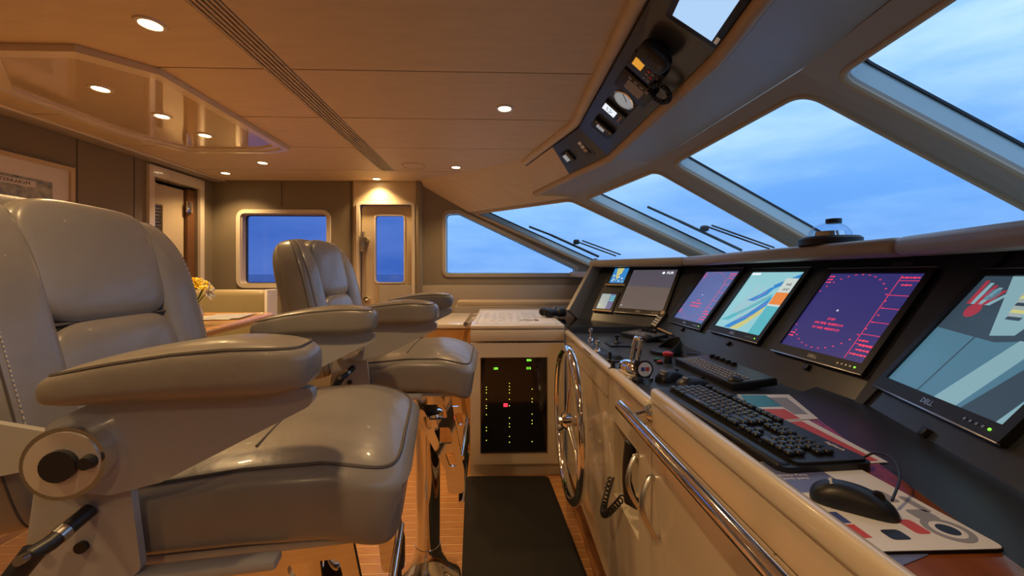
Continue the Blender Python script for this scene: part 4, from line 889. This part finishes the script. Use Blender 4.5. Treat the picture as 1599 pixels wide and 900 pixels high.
t = dev('round_gauge', 'round overhead gauge with a chrome rim', 'gauge', FM, 976.7, 153); part('plate', MB().box((0, 0, .004), (.115, .13, .008), b=.003), black, t); part('rim', MB().lathe([(.050, .008), (.055, .016), (.048, .018), (.047, .010)], 32), chrome, t); part('face', MB().cyl((0, 0, .008), (0, 0, .012), .048, n=32), lcd, t); part('needle', MB().box((.012, .012, .013), (.004, .045, .001), RZ(R(-40))), black, t)
t = dev('radio', 'overhead radio with a large blank grey screen', 'radio', FM, 996, 132); part('body', MB().box((0, 0, .014), (.13, .17, .028), b=.004), black, t); part('screen', MB().box((.0, .0, .0285), (.062, .085, .001)), mat('dull_lcd', (.30, .27, .24), .3), t)
for i in range(4): part('key', MB().box((.046, -.05 + .03 * i, .029), (.014, .016, .003)), greyp, t)
t = dev('vhf_radio', 'overhead radio with an amber display and orange keys', 'radio', FM, 1014, 102); part('body', MB().box((0, 0, .016), (.10, .15, .032), b=.004), black, t); part('screen', MB().box((.01, .035, .0325), (.045, .045, .001)), scr('amber_lcd', (.75, .32, .03), .8), t)
for i in range(3):
    for j in range(3): part('key', MB().box((-.025 + .022 * i, -.055 + .02 * j, .033), (.013, .011, .003)), red if i == j else greyp, t)
t = dev('microphone', 'black hand microphone with coiled cord hanging from the overhead panel', 'microphone', FM, 1036, 72); part('clip', MB().box((0, 0, .012), (.05, .05, .024), b=.005), black, t); part('body', MB().sq((0, 0, .052), (.045, .065, .026), .6, .6, None, 32, 16), black, t)
for i in range(4): part('grille_slot', MB().box((0, -.028 + .014 * i, .0775), (.046, .005, .003)), gasket, t)
u0_, v0_ = FM.hit(1036, 72); u1_, v1_ = FM.hit(1041, 132); cu, cv = u1_ - u0_, v1_ - v0_
cc = [(.0, -.05, .05), (cu * .5, cv * .5, .05)]
for k in range(150):
    q_ = k / 149; a = R(90 - 330 * q_); b_ = 2 * math.pi * 20 * q_; rr = .045 + .007 * math.cos(b_); cc.append((cu + rr * math.cos(a), cv + rr * math.sin(a), .045 + .007 * math.sin(b_)))
part('coiled_cord', MB().tube(cc, .0045, 6), black, t)
t = dev('overhead_monitor', 'overhead display with a light blue screen near the bend of the panel', 'display', FN, 1110, -5, None)
part('bezel', MB().box((.02, 0, .010), (.32, .19, .02), b=.004), black, t); part('screen', MB().box((.02, 0, .0205), (.27, .145, .001)), scr('light_blue_screen', (.36, .55, .80), 1), t); part('label_plate', MB().box((-.10, -.085, .0205), (.03, .012, .002)), steel, t)
t = dev('alarm_unit', 'small overhead unit with a grey display beside the blank fabric panel', 'control unit', FF, 889, 243); part('body', MB().box((0, 0, .012), (.10, .085, .024), b=.008), black, t); part('display', MB().box((-.01, 0, .0245), (.045, .05, .001)), lcd, t)
for i in range(4): part('key', MB().box((.030, -.027 + .018 * i, .025), (.010, .010, .003)), softlip, t)
t = dev('switch_unit', 'small overhead unit with white lettered keys', 'control unit', FF, 912, 228); part('body', MB().box((0, 0, .006), (.045, .12, .012), b=.002), black, t); part('divider', MB().box((.04, 0, .003), (.006, .16, .006)), gasket, t)
for i in range(3): part('key', MB().box((0, .030 - .028 * i, .0125), (.034, .022, .002)), whitep if i < 2 else softlip, t)
# ================================================================== DINETTE AT THE LEFT
st = thing('settee', 'olive leather corner settee with white end panel on a raised base', 'sofa')
part('back_cushion', MB().box((-2.25, 3.11, .95), (.98, .12, .42), b=.045, seg=4), olive, st); part('seat_cushion', MB().box((-2.25, 2.86, .68), (.98, .40, .14), b=.04, seg=4), olive, st); part('end_panel', MB().box((-1.745, 3.10, .585), (.024, .14, 1.155), b=.008), white, st); part('base', MB().box((-2.25, 2.95, .305), (.98, .44, .61)), white, st)
part('side_back', MB().box((-2.68, 1.85, .90), (.12, 1.55, .42), b=.045, seg=4), olive, st); part('side_seat', MB().box((-2.60, 1.85, .66), (.28, 1.55, .14), b=.04, seg=4), olive, st); part('side_base', MB().box((-2.61, 1.85, .295), (.24, 1.55, .59)), white, st)
tb = thing('dining_table', 'light teak dining table with rounded edge on a chrome pedestal', 'table')
part('table_top', MB().prism(rpoly([(-2.20, 1.45), (-1.28, 1.45), (-1.45, 2.62), (-2.20, 2.62)], [.1, .1, .09, .1]), .995, 1.028), tablew, tb)
part('edge_band', MB().tube([(q_[0], q_[1], 1.011) for q_ in rpoly([(-2.20, 1.45), (-1.28, 1.45), (-1.45, 2.62), (-2.20, 2.62)], [.1, .1, .09, .1])], .020, 10, True), tablew, tb)
part('pedestal', MB().lathe([(.20, 0), (.20, .01), (.06, .04), (.05, .90), (.09, .94), (.09, .994)], 28, T(-1.62, 2.05, 0)), chrome, tb)
t = thing('paper_sheets', 'loose printed sheets lying on the teak table', 'paper', T(-1.60, 2.35, 1.0315) @ RZ(R(8))); part('sheet', MB().box((0, 0, .001), (.21, .30, .001)), paper, t); part('sheet', MB().box((.02, .02, .0025), (.21, .30, .001), RZ(R(7))), greyp, t)
fx, fy = at(302, 460, Y=2.05).x, 2.05
t = thing('flower_vase', 'vase of yellow and white flowers on the teak table', 'flowers', T(fx, fy, 1.029) @ Matrix.Scale(.85, 4)); part('vase', MB().lathe([(.035, 0), (.045, .02), (.05, .06), (.035, .10), (.04, .11)], 22), white, t)
pet = MB()
for k in range(6):
    a = 2 * math.pi * k / 6; pet.sq((0, 0, 0), (.013, .024, .004), .9, .9, None, 12, 6, Matrix.Rotation(a, 4, 'Z') @ T(0, .022, .006) @ RX(R(28)))
ym = pet.mesh('blossom', yellow); wm = pet.mesh('blossom', petal)
for k in range(24):
    a, e_ = 2.4 * k, R(10 + (k * 37) % 75); d = Vector((math.cos(a) * math.cos(e_), math.sin(a) * math.cos(e_), math.sin(e_))); pos = Vector((0, 0, .165)) + d * .085
    b_ = part('blossom', ym if (k % 3 or e_ > .9) else wm, None, t, T(*pos) @ d.to_track_quat('Z', 'Y').to_matrix().to_4x4())
    if k % 3 == 0: part('stem', MB().tube([(0, 0, .09), tuple(pos * .7 + Vector((0, 0, .04))), tuple(pos)], .003, 5), leaf, t)
# ---- framed map on the left wall
MPc = Matrix(((0, 0, 1, XL + .004), (1, 0, 0, 0), (0, 1, 0, 0), (0, 0, 0, 1)))   # (y, z) polygon, extruded to +X
t = thing('framed_map', 'antique style world map in a pale frame on the taupe wall', 'picture')
fy0, fy1, fz0, fz1 = 1.50, 2.67, 1.12, 1.965
rc = lambda d: [(fy0 + d, fz0 + d), (fy1 - d, fz0 + d), (fy1 - d, fz1 - d), (fy0 + d, fz1 - d)]
part('frame', MB().prism(rc(0), 0, .028, MPc, [rc(.025)]), wallcream, t); part('mat_board', MB().prism(rc(.024), 0, .012, MPc), paper, t)
mp_ = part('map_print', MB().prism(rc(.12), .012, .014, MPc), mat('map_print', (.56, .55, .46), .5, var=(22, (.10, .16, .21))), t); part('title_band', MB().prism([(1.72, 1.792), (2.46, 1.792), (2.46, 1.828), (1.72, 1.828)], .014, .0146, MPc), paper, mp_)
text('map_title', 'ORBIS TERRARVM', .030, seam, mp_, Matrix(((0, 0, 1, XL + .0192), (1, 0, 0, 2.315), (0, 1, 0, 1.810), (0, 0, 0, 1))))
